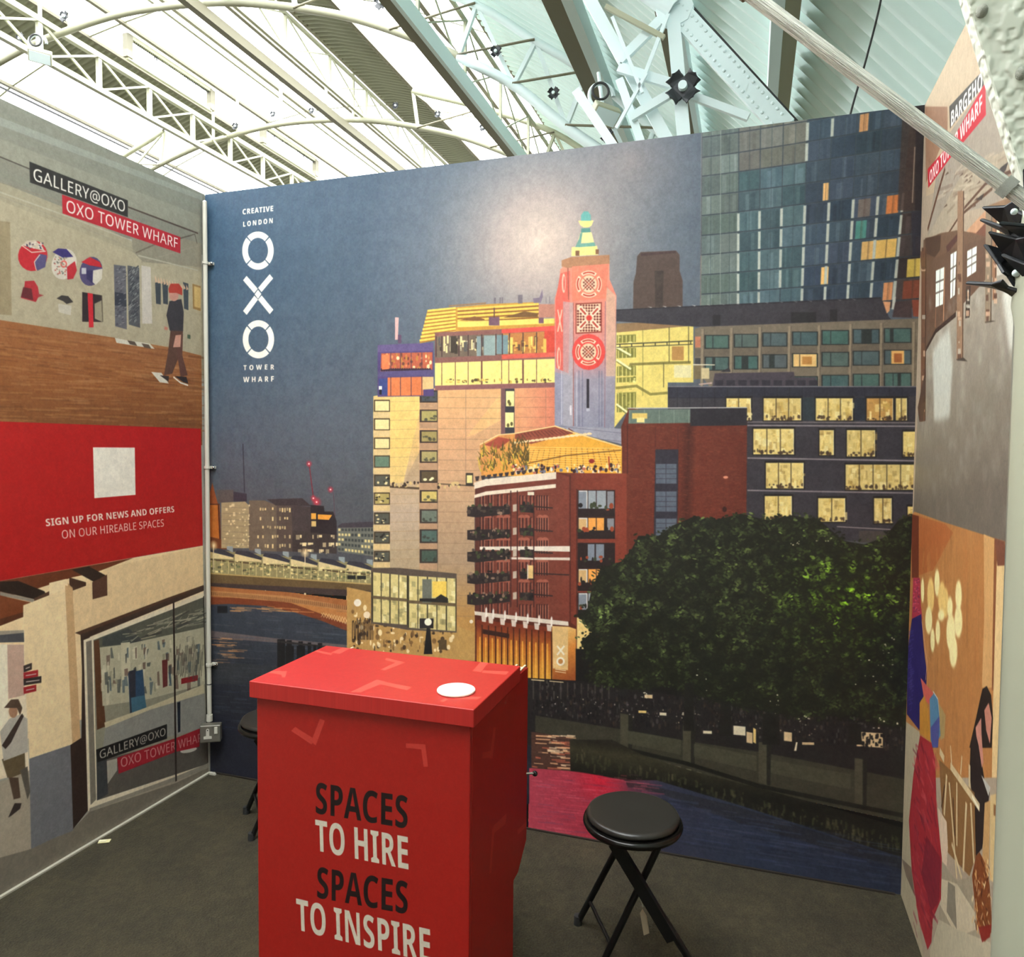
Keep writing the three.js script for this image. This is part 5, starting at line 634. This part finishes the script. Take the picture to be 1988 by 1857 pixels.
// rosette: four dark leaves round a white boss
function rosette(x, y, z, r, parent, spin = 0) {
  const petals = []; for (let k = 0; k < 4; k++) {
    const s = new THREE.Shape(); s.moveTo(0.12, 0.1); s.lineTo(0.3, 0.34); s.quadraticCurveTo(0.5, 0.5, 0.72, 0.44); s.lineTo(0.98, 0.52); s.quadraticCurveTo(0.84, 0.16, 1.0, 0.0); s.quadraticCurveTo(0.88, -0.2, 0.96, -0.48); s.lineTo(0.72, -0.44); s.quadraticCurveTo(0.5, -0.5, 0.3, -0.34); s.lineTo(0.12, -0.1);
    const g = new THREE.ExtrudeGeometry(s, { depth: 0.08, bevelEnabled: true, bevelSize: 0.03, bevelThickness: 0.03, bevelSegments: 1 });
    const p = g.attributes.position; for (let i = 0; i < p.count; i++) { const q = p.getX(i), v = p.getY(i); p.setZ(i, p.getZ(i) + 0.22 * q * q - 0.5 * v * v); } g.computeVertexNormals();
    g.scale(r, r, r); g.rotateZ(k * Math.PI / 2 + spin + 0.6); petals.push(g);
  }
  for (const g of petals) g.translate(x, y, z);
  const m = part('rosette', petals, M.leaf, parent, 'dark four-leaved rosette');
  const b = new THREE.CylinderGeometry(r * 0.27, r * 0.3, r * 0.5, 14); b.rotateX(Math.PI / 2); b.translate(x, y, z + r * 0.15); part('boss', b, M.white, m, 'white boss');
}
function truss(label, z, ros, coolLit) {
  const t = thing('arched_truss', label, 'truss', [0, 0, z]);
  const P = ([x, y]) => V(x, y, 0), left = CHORD_R.slice(1).map(mirror).reverse(), mid = [...left.slice(-4), ...CHORD_R.slice(0, 6)];
  part('arch_chord', tube(mid.map(P), 0.05, 60, 10), M.arch, t);
  part('haunch_chord', tube(CHORD_R.slice(5).map(P), 0.06, 40, 8), coolLit ? M.white : M.cream, t, coolLit ? 'haunch coloured for cooler daylight' : undefined);
  part('haunch_chord', tube(left.slice(0, left.length - 3).map(P), 0.06, 40, 8), M.arch, t);
  for (const side of [0, 1]) {
    const f = side ? mirror : (p) => p, mat = side || !coolLit ? M.cream : M.white;  // right haunch: cooler daylight put into the colour of the same paint
    const up = [-3.4, -2.0, -0.75, 0.0, 0.62, 1.4, 2.1].map((x) => [x, roofY(x) - 0.22]), lo = [-3.3, -1.9, -0.98, -0.27, 0.38, 1.2, 2.06].map((x) => [x, chordY(x)]);
    part('top_chord', tube(up.map((p) => P(f(p))), 0.05, 30, 8), mat, t);
    for (let i = 0; i < up.length; i++) {
      part('web_bar', bar(P(f(lo[i])), P(f(up[i])), 0.05, 0.05), mat, t);
      if (i < up.length - 1) { part('web_bar', bar(P(f(lo[i + 1])), P(f(up[i])), 0.045, 0.03), mat, t); part('tie_rod', rod(P(f(lo[i])).setZ(0.05), P(f(up[i + 1])).setZ(0.05), 0.014, 6), M.buff, t); }
    }
    for (const x of [-5.2, -4.62]) part('strut', bar(P(f([x, chordY(x)])), P(f([x, roofY(x) - 0.02])), 0.04, 0.04), M.cream, t);
  }
  part('strut', bar(V(-6.2, 7.8, 0), V(-6.2, 8.68, 0), 0.05, 0.05), M.cream, t);
  for (const [x, y, r] of ros) rosette(x, y, 0.1, r, t, 0.2);
}
truss('arched roof truss spanning the hall behind the mural, nearer of the two whole arches', -5.5, [[-0.461, 6.301, 0.07], [0.251, 5.715, 0.07], [0.879, 5.157, 0.075], [-1.985, 7.141, 0.09], [-7.18, 7.877, 0.08], [-8.053, 7.704, 0.08]], true);
truss('arched roof truss farther along the hall, its crown just above the mural top', -9.2, [[-5.448, 7.905, 0.06], [-6.303, 7.953, 0.06], [-7.17, 7.842, 0.07], [-3.697, 7.759, 0.06], [-2.867, 7.493, 0.06], [-2.02, 7.152, 0.06]], false);
// the riveted haunch standing just behind the back wall
{
  const t = thing('riveted_truss', 'white riveted truss haunch with a large dark rosette above the mural', 'truss', [0, 0, -1.2]);
  const P = (x, y, z = 0) => V(x, y, z), W = (a, b, w, d = 0.03, z = 0, m = M.white) => part('brace', bar(P(a[0], a[1], z), P(b[0], b[1], z), w, d), m, t);
  const pl = bar(P(2.05, 3.99), P(2.63, 3.27), 0.115, 0.03); part('riveted_plate', pl, M.white, t);
  const riv = []; for (let k = 0; k < 22; k++) for (const s of [-0.032, 0.032]) { const u = 0.05 + k * 0.042, x = 2.05 + 0.58 * u, y = 3.99 - 0.72 * u, g = new THREE.SphereGeometry(0.009, 8, 6); g.scale(1, 1, 0.7); g.translate(x + s * 0.78, y + s * 0.63, 0.016); riv.push(g); } part('rivet', riv, M.white, t).userData.kind = 'stuff';
  part('shadow_strip', bar(P(2.12, 4.0, -0.05), P(2.68, 3.3, -0.05), 0.05, 0.02), M.dark, t, 'dark strip standing in for the shadow gap beside the plate');  // dark bar in place of the shadow between plate and beam
  part('column_foot', bar(P(2.63, 3.27), P(2.9, 2.3), 0.13, 0.05), M.white, t); part('column_foot', bar(P(2.9, 2.4), P(2.95, 0), 0.16, 0.16), M.white, t);
  W([2.05, 3.95], [2.15, 3.0], 0.07, 0.05, 0.0); W([1.76, 3.74], [2.05, 3.98], 0.05); W([1.76, 3.71], [2.07, 3.57], 0.05); W([1.83, 3.43], [2.07, 3.54], 0.045); W([2.12, 3.52], [2.45, 3.35], 0.04); W([1.55, 4.2], [2.06, 3.24], 0.065, 0.04, -0.06); W([1.73, 3.96], [1.9, 3.53], 0.018, 0.018, 0.05); W([1.92, 3.63], [1.76, 3.36], 0.018, 0.018, 0.05); W([2.03, 3.93], [1.87, 3.53], 0.02, 0.014, 0.04); W([1.69, 4.03], [2.01, 3.81], 0.025, 0.02, 0.04, M.cream); W([1.76, 3.66], [1.9, 3.26], 0.045, 0.03, -0.03); W([1.5, 3.66], [1.8, 3.2], 0.05, 0.03, -0.08);
  part('gusset', (() => { const g = new THREE.CylinderGeometry(0.1, 0.1, 0.04, 8); g.rotateX(Math.PI / 2); g.translate(2.06, 3.97, 0); return g; })(), M.white, t);
  part('haunch_chord', tube(CHORD_R.slice(4, 10).map(([x, y]) => P(x, y)), 0.06, 30, 8), M.white, t);
  part('top_chord', bar(P(2.06, 3.98), P(1.95, 4.6), 0.06, 0.05), M.white, t);
  rosette(2.116, 3.524, 0.06, 0.085, t, 0.1);
}
// the near column: leafy capital, bolted plate and the tie rod across the booth
{
  const t = thing('iron_column', 'pale iron column with dark leafy capital and bolted plate, beside the right panel', 'column', [3.14, 0, 1.16]);
  part('shaft', new THREE.LatheGeometry([[0.17, 0], [0.17, 0.1], [0.15, 0.14], [0.145, 0.3], [0.142, 1.86], [0.15, 1.9], [0.13, 2.16]].map(([r, y]) => new THREE.Vector2(r, y)), 32), new THREE.MeshStandardMaterial({ color: 0xa9ab96, roughness: 0.5 }), t, 'grey-green painted shaft');
  for (let tier = 0; tier < 4; tier++) for (let k = 0; k < 11; k++) {
    const s = new THREE.Shape(); s.moveTo(-0.008, 0); s.lineTo(0.008, 0); s.lineTo(0.012, 0.018); s.lineTo(0.04, 0.012); s.lineTo(0.034, 0.034); s.lineTo(0.05, 0.05); s.lineTo(0.028, 0.062); s.lineTo(0.0, 0.104); s.lineTo(-0.028, 0.062); s.lineTo(-0.05, 0.05); s.lineTo(-0.034, 0.034); s.lineTo(-0.04, 0.012); s.lineTo(-0.012, 0.018);
    const g = new THREE.ExtrudeGeometry(s, { depth: 0.004, bevelEnabled: true, bevelSize: 0.002, bevelThickness: 0.002, bevelSegments: 1 });
    const p = g.attributes.position; for (let i = 0; i < p.count; i++) { const y = p.getY(i), x = p.getX(i); p.setZ(i, p.getZ(i) + 2.2 * y * y - 5 * x * x); } g.computeVertexNormals();
    g.rotateY(rr(-0.6, 0.6)); g.rotateZ(rr(-0.5, 0.5)); g.rotateX(rr(0.25, 1.05)); g.scale(rr(0.8, 1.05), 1, 0.95); g.translate(0, 1.905 + tier * 0.05 + rr(-0.01, 0.01), 0.132); g.rotateY((k + (tier % 2) * 0.5) * 2 * Math.PI / 11 + rr(-0.1, 0.1)); part('leaf', g, M.leaf, t, 'dark cast leaf');
  }
  const cr = []; for (let k = 0; k < 26; k++) { const g = new THREE.IcosahedronGeometry(rr(0.005, 0.01), 1); const a = k * 2.4; g.translate(Math.cos(a) * 0.15, rr(1.92, 2.12), Math.sin(a) * 0.15); cr.push(g); } part('highlight_specks', cr, M.white, t).userData.kind = 'stuff';  // white specks stand in for highlights among the leaves
  const sh = new THREE.Shape(); for (const [i, [x, y]] of [[2.62, 3.14], [2.79, 2.83], [2.881, 2.519], [3.004, 2.094], [3.02, 2.0], [3.3, 2.0], [3.32, 2.4], [3.2, 2.9], [3.0, 3.3]].entries()) i ? sh.lineTo(x - 3.14, y) : sh.moveTo(x - 3.14, y);
  part('bolted_plate', new THREE.ExtrudeGeometry(sh, { depth: 0.03, bevelEnabled: true, bevelSize: 0.004, bevelThickness: 0.004, bevelSegments: 2 }).translate(0, 0, -0.01), M.lumpy, t, 'thickly painted plate');
  for (const [x, y] of [[2.91, 2.471], [2.981, 2.34], [3.05, 2.5], [3.07, 2.24], [2.86, 2.66]]) { const g = new THREE.SphereGeometry(0.011, 12, 8); g.scale(1, 1.15, 1.3); g.translate(x - 3.14, y, 0.026); part('bolt', g, M.lumpy, t); }
  part('lower_chord', tube(CHORD_R.slice(3, 11).map(([x, y]) => V(x - 3.14, y + 0.25, 0)), 0.06, 40, 8), M.white, t);
}
{
  const t = thing('tie_rod', 'long white tie rod crossing overhead in front of the mural', 'rod', [0, 0, 1.22]);
  const a = V(2.995, 2.075, 0), b = V(-0.9, 5.72, 0), d = b.clone().sub(a);
  part('rod', rod(a, b, 0.0145, 20), new THREE.MeshStandardMaterial({ color: 0xf0f0e4, roughness: 0.5, bumpMap: paintBump.clone(), bumpScale: 0.004 }), t);
  for (const u of [0.0085, 0.135, 0.15]) part('collar', rod(a.clone().addScaledVector(d, u), a.clone().addScaledVector(d, u + (u < 0.1 ? 0.004 : 0.0025)), 0.019, 20), u < 0.1 ? M.lumpy : M.buff, t);
}
// floodlights and cable
{
  const mk = (label, pos, s) => {
    const t = thing('floodlight', label, 'floodlight', pos, 0.4);
    part('lamp_body', rbox(-0.09 * s, -0.055 * s, -0.03 * s, 0.09 * s, 0.055 * s, 0.03 * s, 0.008), M.cream, t).rotation.set(0.9, 0.2, -0.35); part('lamp_glass', boxAt(-0.08 * s, -0.045 * s, 0.031 * s, 0.08 * s, 0.045 * s, 0.034 * s), M.white, t).rotation.set(0.9, 0.2, -0.35);
    const g = new THREE.TorusGeometry(0.075 * s, 0.012 * s, 8, 24, Math.PI * 1.3); g.translate(-0.02 * s, 0.11 * s, 0); part('hoop', g, M.white, t); part('ring', new THREE.TorusGeometry(0.05 * s, 0.008 * s, 8, 20).translate(-0.03 * s, 0.13 * s, 0.02), M.dark, t); part('arm', rod(V(0, 0.02, -0.03 * s), V(-0.02 * s, 0.3 * s, -0.1), 0.012 * s, 8), M.white, t);
  };
  mk('white floodlight with hooped bracket hanging left of the large rosette', [1.6, 3.66, -1.62], 1);
  mk('pale floodlight with hooped bracket on the lattice girder at upper left', [-7.2, 7.12, -5.02], 1.6);
  const c = thing('cable', 'thin grey cable hanging in front of the corrugated roof', 'cable', [2.872, 3.042, -0.6]); part('cable_run', tube([V(-0.05, -0.3, 0), V(0, 0, 0), V(0.06, 0.24, 0), V(0.11, 0.48, 0), V(0.12, 0.62, 0)], 0.005, 24, 6), M.dark, c);
}

// ------------------------------------------------------------------ booth fittings
{
  const t = thing('socket_conduit', 'white plastic conduit running down the back left corner to a grey socket box', 'conduit', [0.03, 0, 0.03]);
  part('pipe', rod(V(-0.006, 0.27, 0.0), V(-0.006, 2.75, 0.0), 0.0105, 14), M.plastic, t); part('pipe_cap', new THREE.SphereGeometry(0.0105, 12, 8).translate(-0.006, 2.75, 0), M.plastic, t); part('collar', rod(V(-0.006, 0.268, 0), V(-0.006, 0.3, 0), 0.0145, 14), M.plastic, t);
  for (const y of [2.468, 1.5, 0.544]) { part('clip', [rod(V(-0.006, y - 0.006, 0), V(-0.006, y + 0.006, 0), 0.0145, 14), boxAt(-0.008, y - 0.006, -0.028, 0.022, y + 0.006, -0.012)], M.plastic, t); part('screw', new THREE.SphereGeometry(0.007, 10, 8).translate(0.02, y, -0.012), M.chrome, t); }
  part('joint_band', rod(V(-0.006, 0.447, 0), V(-0.006, 0.452, 0), 0.0115, 14), M.dark, t);
  const bx = part('socket_box', rbox(-0.047, -0.042, -0.022, 0.047, 0.042, 0.022, 0.006), new THREE.MeshStandardMaterial({ color: 0x77746a, roughness: 0.4, metalness: 0.4 }), t, 'grey metal socket box'); bx.position.set(0.012, 0.228, 0.032); bx.rotation.set(0, 0.52, 0); bx.position.x = 0.03;
  const plate = new THREE.Shape(); plate.moveTo(-0.021, -0.03); plate.lineTo(0.015, -0.03); plate.lineTo(0.015, -0.018); plate.lineTo(0.004, -0.016); plate.lineTo(0.004, 0.012); plate.absarc(-0.003, 0.012, 0.007, 0, Math.PI, false); plate.lineTo(-0.01, -0.016); plate.lineTo(-0.021, -0.018);
  part('socket', new THREE.ExtrudeGeometry(plate, { depth: 0.002, bevelEnabled: false }).translate(-0.008, 0.008, 0.0222), M.plastic, bx, 'white three-pin socket'); part('switch', rbox(0.018, 0.0, 0.021, 0.034, 0.034, 0.026, 0.004), M.plastic, bx); part('socket_hole', new THREE.CylinderGeometry(0.003, 0.003, 0.002, 10).rotateX(Math.PI / 2).translate(-0.011, 0.02, 0.0245), M.dark, bx);
}
{
  const g = boxAt(0.0006, 0.0004, 0.01, 0.014, 0.007, 2.3), b = struct('baseboard_left', g, new THREE.MeshStandardMaterial({ color: 0xb9b3a4, roughness: 0.5 }));
  struct('baseboard_back', boxAt(0.02, 0.0004, 0.0006, BW - 0.02, 0.006, 0.009), new THREE.MeshStandardMaterial({ color: 0x2c2620, roughness: 0.6 }));
  struct('trim_1', [boxAt(BW - 0.004, 0, RD + 0.002, BW + 0.05, BH, RD + 0.016), boxAt(BW - 0.008, 0, RD - 0.004, BW - 0.0005, BH, RD + 0.016)], M.alu, 'slim aluminium edge of the right panel');
  const s = thing('floor_tag', 'scrap of pale yellow tape on the carpet by the left wall', 'tape', [0.045, 0.001, 0.657], 0.5); part('strip', rbox(-0.022, 0, -0.012, 0.022, 0.004, 0.012, 0.0018), new THREE.MeshStandardMaterial({ color: 0xe9e2ae, roughness: 0.5 }), s); part('fold', boxAt(-0.02, 0.0042, -0.004, 0.008, 0.007, 0.01), new THREE.MeshStandardMaterial({ color: 0xf2edc8, roughness: 0.5 }), s);
  const e = thing('corner_cap', 'small white plastic cap on the floor in the back left corner', 'cap', [0.03, 0.0005, 0.024]); part('cap_body', rbox(-0.012, 0, -0.008, 0.016, 0.012, 0.008, 0.003), M.plastic, e); part('cap_lip', rbox(0.0165, 0, -0.006, 0.022, 0.008, 0.006, 0.002), M.plastic, e);
}
// the red counter
{
  const X0 = 1.294, X1 = 1.886, Z0 = 0.975, Z1 = 1.318, HT = 0.978, t = thing('display_counter', 'red display counter with lettering on its front, standing in the booth', 'counter', [0, 0, 0]);
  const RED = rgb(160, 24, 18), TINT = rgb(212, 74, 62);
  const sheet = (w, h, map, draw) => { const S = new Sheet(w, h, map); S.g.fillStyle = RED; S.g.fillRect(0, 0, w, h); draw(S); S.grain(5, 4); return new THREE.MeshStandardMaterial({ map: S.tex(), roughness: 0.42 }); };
  const fz = onZ(Z1), front = sheet(1024, 1690, (x, y) => { const p = fz(x, y); return [(p[0] - X0) / (X1 - X0) * 1024, (1 - p[1] / HT) * 1690]; }, (S) => {
    S.at(440, 1220, 2.916);
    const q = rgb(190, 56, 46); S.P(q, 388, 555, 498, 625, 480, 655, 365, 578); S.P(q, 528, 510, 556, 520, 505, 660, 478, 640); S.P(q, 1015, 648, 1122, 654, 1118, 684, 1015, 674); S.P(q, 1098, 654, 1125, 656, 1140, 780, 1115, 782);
    S.T('SPACES', rgb(24, 12, 14), [498, 868], [1032, 950], [498, 1042]); S.T('TO HIRE', rgb(206, 196, 178), [498, 1078], [1034, 1180], [503, 1254]); S.T('SPACES', rgb(24, 12, 14), [506, 1346], [1032, 1434], [506, 1520]); S.T('TO INSPIRE', rgb(206, 196, 178), [390, 1524], [1160, 1704], [396, 1702]);
  });
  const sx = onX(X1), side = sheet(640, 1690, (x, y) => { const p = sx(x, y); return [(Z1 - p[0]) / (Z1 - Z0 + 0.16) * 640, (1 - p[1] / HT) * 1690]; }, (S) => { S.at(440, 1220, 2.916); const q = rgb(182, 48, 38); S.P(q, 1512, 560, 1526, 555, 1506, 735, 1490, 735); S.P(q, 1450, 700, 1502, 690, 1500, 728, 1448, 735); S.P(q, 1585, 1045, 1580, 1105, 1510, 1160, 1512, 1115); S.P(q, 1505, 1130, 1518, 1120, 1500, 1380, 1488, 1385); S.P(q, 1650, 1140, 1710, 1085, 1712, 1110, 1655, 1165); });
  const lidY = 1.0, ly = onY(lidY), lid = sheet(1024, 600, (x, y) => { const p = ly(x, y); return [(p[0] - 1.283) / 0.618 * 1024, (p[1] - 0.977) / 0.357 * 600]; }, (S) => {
    S.at(440, 1220, 2.916); S.g.fillStyle = rgb(176, 36, 32); S.g.fillRect(0, 0, 1024, 600); const q = rgb(204, 72, 60);  // lid red lighter than the front, stronger top light put into its colour
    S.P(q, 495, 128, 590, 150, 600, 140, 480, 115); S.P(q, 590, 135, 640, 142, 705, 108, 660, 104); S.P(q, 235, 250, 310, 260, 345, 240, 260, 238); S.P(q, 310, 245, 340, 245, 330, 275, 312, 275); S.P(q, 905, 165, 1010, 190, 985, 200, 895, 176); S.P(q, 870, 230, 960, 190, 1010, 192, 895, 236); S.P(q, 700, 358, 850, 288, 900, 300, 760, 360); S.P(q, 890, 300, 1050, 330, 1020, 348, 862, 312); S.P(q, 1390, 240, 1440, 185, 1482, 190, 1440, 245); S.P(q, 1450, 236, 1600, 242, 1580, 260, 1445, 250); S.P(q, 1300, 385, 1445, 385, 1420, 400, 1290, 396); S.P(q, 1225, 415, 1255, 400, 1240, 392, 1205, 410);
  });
  function panel(name, x0, y0, z0, x1, y1, z1, mat, uvf, label) { const g = rbox(x0, y0, z0, x1, y1, z1, 0.0025), p = g.attributes.position, uv = g.attributes.uv; for (let i = 0; i < p.count; i++) { const [u, v] = uvf(p.getX(i), p.getY(i), p.getZ(i)); uv.setXY(i, u, v); } return part(name, g, mat, t, label); }
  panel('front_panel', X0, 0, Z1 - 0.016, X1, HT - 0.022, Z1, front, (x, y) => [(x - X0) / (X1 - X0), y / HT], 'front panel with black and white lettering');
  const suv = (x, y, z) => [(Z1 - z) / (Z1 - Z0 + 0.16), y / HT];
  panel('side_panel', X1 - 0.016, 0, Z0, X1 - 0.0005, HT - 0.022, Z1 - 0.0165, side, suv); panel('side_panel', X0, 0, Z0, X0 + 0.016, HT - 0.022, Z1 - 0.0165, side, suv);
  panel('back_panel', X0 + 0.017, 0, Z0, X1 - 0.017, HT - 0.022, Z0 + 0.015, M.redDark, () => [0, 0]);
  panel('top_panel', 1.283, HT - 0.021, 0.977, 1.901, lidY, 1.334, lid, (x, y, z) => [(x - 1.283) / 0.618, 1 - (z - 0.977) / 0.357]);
  // document box on the back, chamfered below
  const cs = (x, w, mat, n) => { const s = new THREE.Shape(); s.moveTo(0, 0.385); s.lineTo(0.045, 0.385); s.lineTo(0.126, 0.44); s.lineTo(0.126, 0.957); s.lineTo(0, 0.962); const g = new THREE.ExtrudeGeometry(s, { depth: w, bevelEnabled: false }); g.rotateY(Math.PI / 2); g.translate(x, 0, Z0 - 0.001); const p = g.attributes.position, uv = g.attributes.uv; for (let i = 0; i < p.count; i++) uv.setXY(i, ...suv(p.getX(i), p.getY(i), p.getZ(i))); return part(n, g, mat, t); };
  cs(X1 - 0.0145, 0.012, side, 'box_side'); cs(X0 + 0.0025, 0.012, side, 'box_side');
  part('box_back', [boxAt(X0 + 0.0155, 0.44, Z0 - 0.127, X1 - 0.0155, 0.954, Z0 - 0.115), bar(V((X0 + X1) / 2, 0.39, Z0 - 0.052), V((X0 + X1) / 2, 0.437, Z0 - 0.118), X1 - X0 - 0.032, 0.01, V(0, 1, 0.2))], M.redDark, t);
  part('box_rim', [boxAt(X1 - 0.0115, 0.9625, Z0 - 0.122, X1 - 0.0065, 0.9655, Z0 - 0.006), boxAt(X0 + 0.0065, 0.9625, Z0 - 0.122, X0 + 0.0115, 0.9655, Z0 - 0.006), boxAt(X0 + 0.016, 0.9545, Z0 - 0.125, X1 - 0.016, 0.9575, Z0 - 0.117)], M.wood, t, 'pale raw wood edge');
  part('inner_rim', boxAt(X1 - 0.034, 0.93, Z0 - 0.112, X1 - 0.028, 0.968, Z0 - 0.004), M.wood, t);
  const kn = part('knob', [new THREE.SphereGeometry(0.0085, 14, 10).scale(1, 1, 0.8).translate(X1 + 0.018, 0.636, Z0 - 0.14)], M.black, t, 'round black knob'); part('knob_stem', rod(V(X1 - 0.004, 0.641, Z0 - 0.122), V(X1 + 0.014, 0.638, Z0 - 0.137), 0.0035, 8), M.chrome, kn, 'chrome stem');
  const d = thing('round_puck', 'round white puck lying on the counter top', 'puck', [1.814, lidY, 1.231]); part('puck_body', new THREE.LatheGeometry([[0, 0.0005], [0.046, 0.0005], [0.0475, 0.002], [0.0475, 0.005], [0.046, 0.0068], [0, 0.0072]].map(([r, y]) => new THREE.Vector2(r, y)), 40), new THREE.MeshStandardMaterial({ color: 0xf3f0e2, roughness: 0.45 }), d); part('puck_ridge', new THREE.TorusGeometry(0.03, 0.0012, 6, 24, 1.6).rotateX(Math.PI / 2).rotateY(-0.9).translate(0, 0.0072, 0), new THREE.MeshStandardMaterial({ color: 0xd9d6c4, roughness: 0.5 }), d);
}
// folding stools
function makeStool(label, group) {
  const t = thing('folding_stool', label, 'stool', [0, 0, 0], 0, group), H = 0.5, L = (a, b, r) => rod(V(...a), V(...b), r, 12);
  part('seat', new THREE.LatheGeometry([[0, 0.0], [0.128, 0.0], [0.137, -0.004], [0.141, -0.012], [0.137, -0.02], [0, -0.02]].reverse().map(([r, y]) => new THREE.Vector2(r, y + H)), 48), M.vinyl, t, 'dark brown vinyl pad');
  part('seat_rim', new THREE.LatheGeometry([[0.1, -0.022], [0.142, -0.022], [0.149, -0.026], [0.151, -0.034], [0.147, -0.042], [0.1, -0.044]].reverse().map(([r, y]) => new THREE.Vector2(r, y + H)), 48), new THREE.MeshStandardMaterial({ color: 0x1a1917, roughness: 0.22, metalness: 0.3 }), t, 'glossy black rim');
  part('seat_base', new THREE.CylinderGeometry(0.12, 0.11, 0.012, 32).translate(0, H - 0.05, 0), M.black, t);
  // U-frame: two legs and a brace; prop leg with its sliding bracket
  const A = [-0.202, 0.006, -0.161], B = [-0.09, 0.006, 0.045], A2 = [0.0, H - 0.05, -0.115], B2 = [0.094, H - 0.05, 0.034];
  part('leg', [L(A, A2, 0.0105)], M.black, t); part('leg', [L(B, B2, 0.0105)], M.black, t);
  const mid = (p, q, u) => p.map((v, i) => v + (q[i] - v) * u); part('brace', L(mid(A, A2, 0.2), mid(B, B2, 0.2), 0.006), M.black, t);
  const C = [0.244, 0.006, 0.03], C2 = [-0.042, H - 0.05, 0.092]; part('leg', L(C, C2, 0.0115), M.black, t);
  part('bracket', bar(V(...mid(C, C2, 0.36)).add(V(-0.012, 0, 0.004)), V(...mid(C, C2, 0.99)).add(V(0.0, 0, 0.004)), 0.034, 0.022), M.black, t);
  for (const p of [A, B, C]) part('foot', new THREE.CylinderGeometry(0.014, 0.015, 0.03, 12).translate(p[0], 0.0155, p[2]), M.dark, t, 'rubber foot');
  return t;
}
const stool = makeStool('black folding stool with a paper tag, right of the red counter');
stool.position.set(2.175, 0, 0.694);
const stool2 = stool.clone(); stool2.name = numbered('folding_stool'); stool2.userData = { label: 'black folding stool half hidden behind the left edge of the red counter', category: 'stool' }; stool2.position.set(0.67, 0, 0.385); stool2.rotation.y = 0.255; scene.add(stool2);
{
  const s = new THREE.Shape(); s.moveTo(0, 0.03); s.lineTo(0.012, 0.012); s.lineTo(0.012, -0.04); s.lineTo(-0.012, -0.055); s.lineTo(-0.012, 0.014); const g = new THREE.ExtrudeGeometry(s, { depth: 0.0012, bevelEnabled: false }); g.rotateY(-0.5); g.rotateZ(0.18);
  const m = part('hang_tag', g, new THREE.MeshStandardMaterial({ color: 0xa99a80, roughness: 0.8 }), stool, 'buff paper tag'); m.position.set(0.042, 0.185, 0.02);
  part('string', tube([V(-0.004, 0.035, 0), V(-0.012, 0.06, 0.0), V(-0.018, 0.085, 0.004)], 0.0012, 8, 5), M.plastic, m);
}
const GROUPS = { folding_stool: 'folding stools in the booth', arched_truss: 'arched trusses of the hall roof', roof_beam: 'long beams under the roof', lattice_girder: 'lattice girders under the roof', roof_rail: 'thin rails at the rooflights', vent_frame: 'vent frames under the middle rooflight', floodlight: 'floodlights hung in the roof', wall_graphic: 'printed panels on the side walls' };
for (const o of scene.children) { const g = GROUPS[(o.name || '').replace(/_[0-9]+$/, '')]; if (g) o.userData.group = g; }
renderer.render(scene, camera);
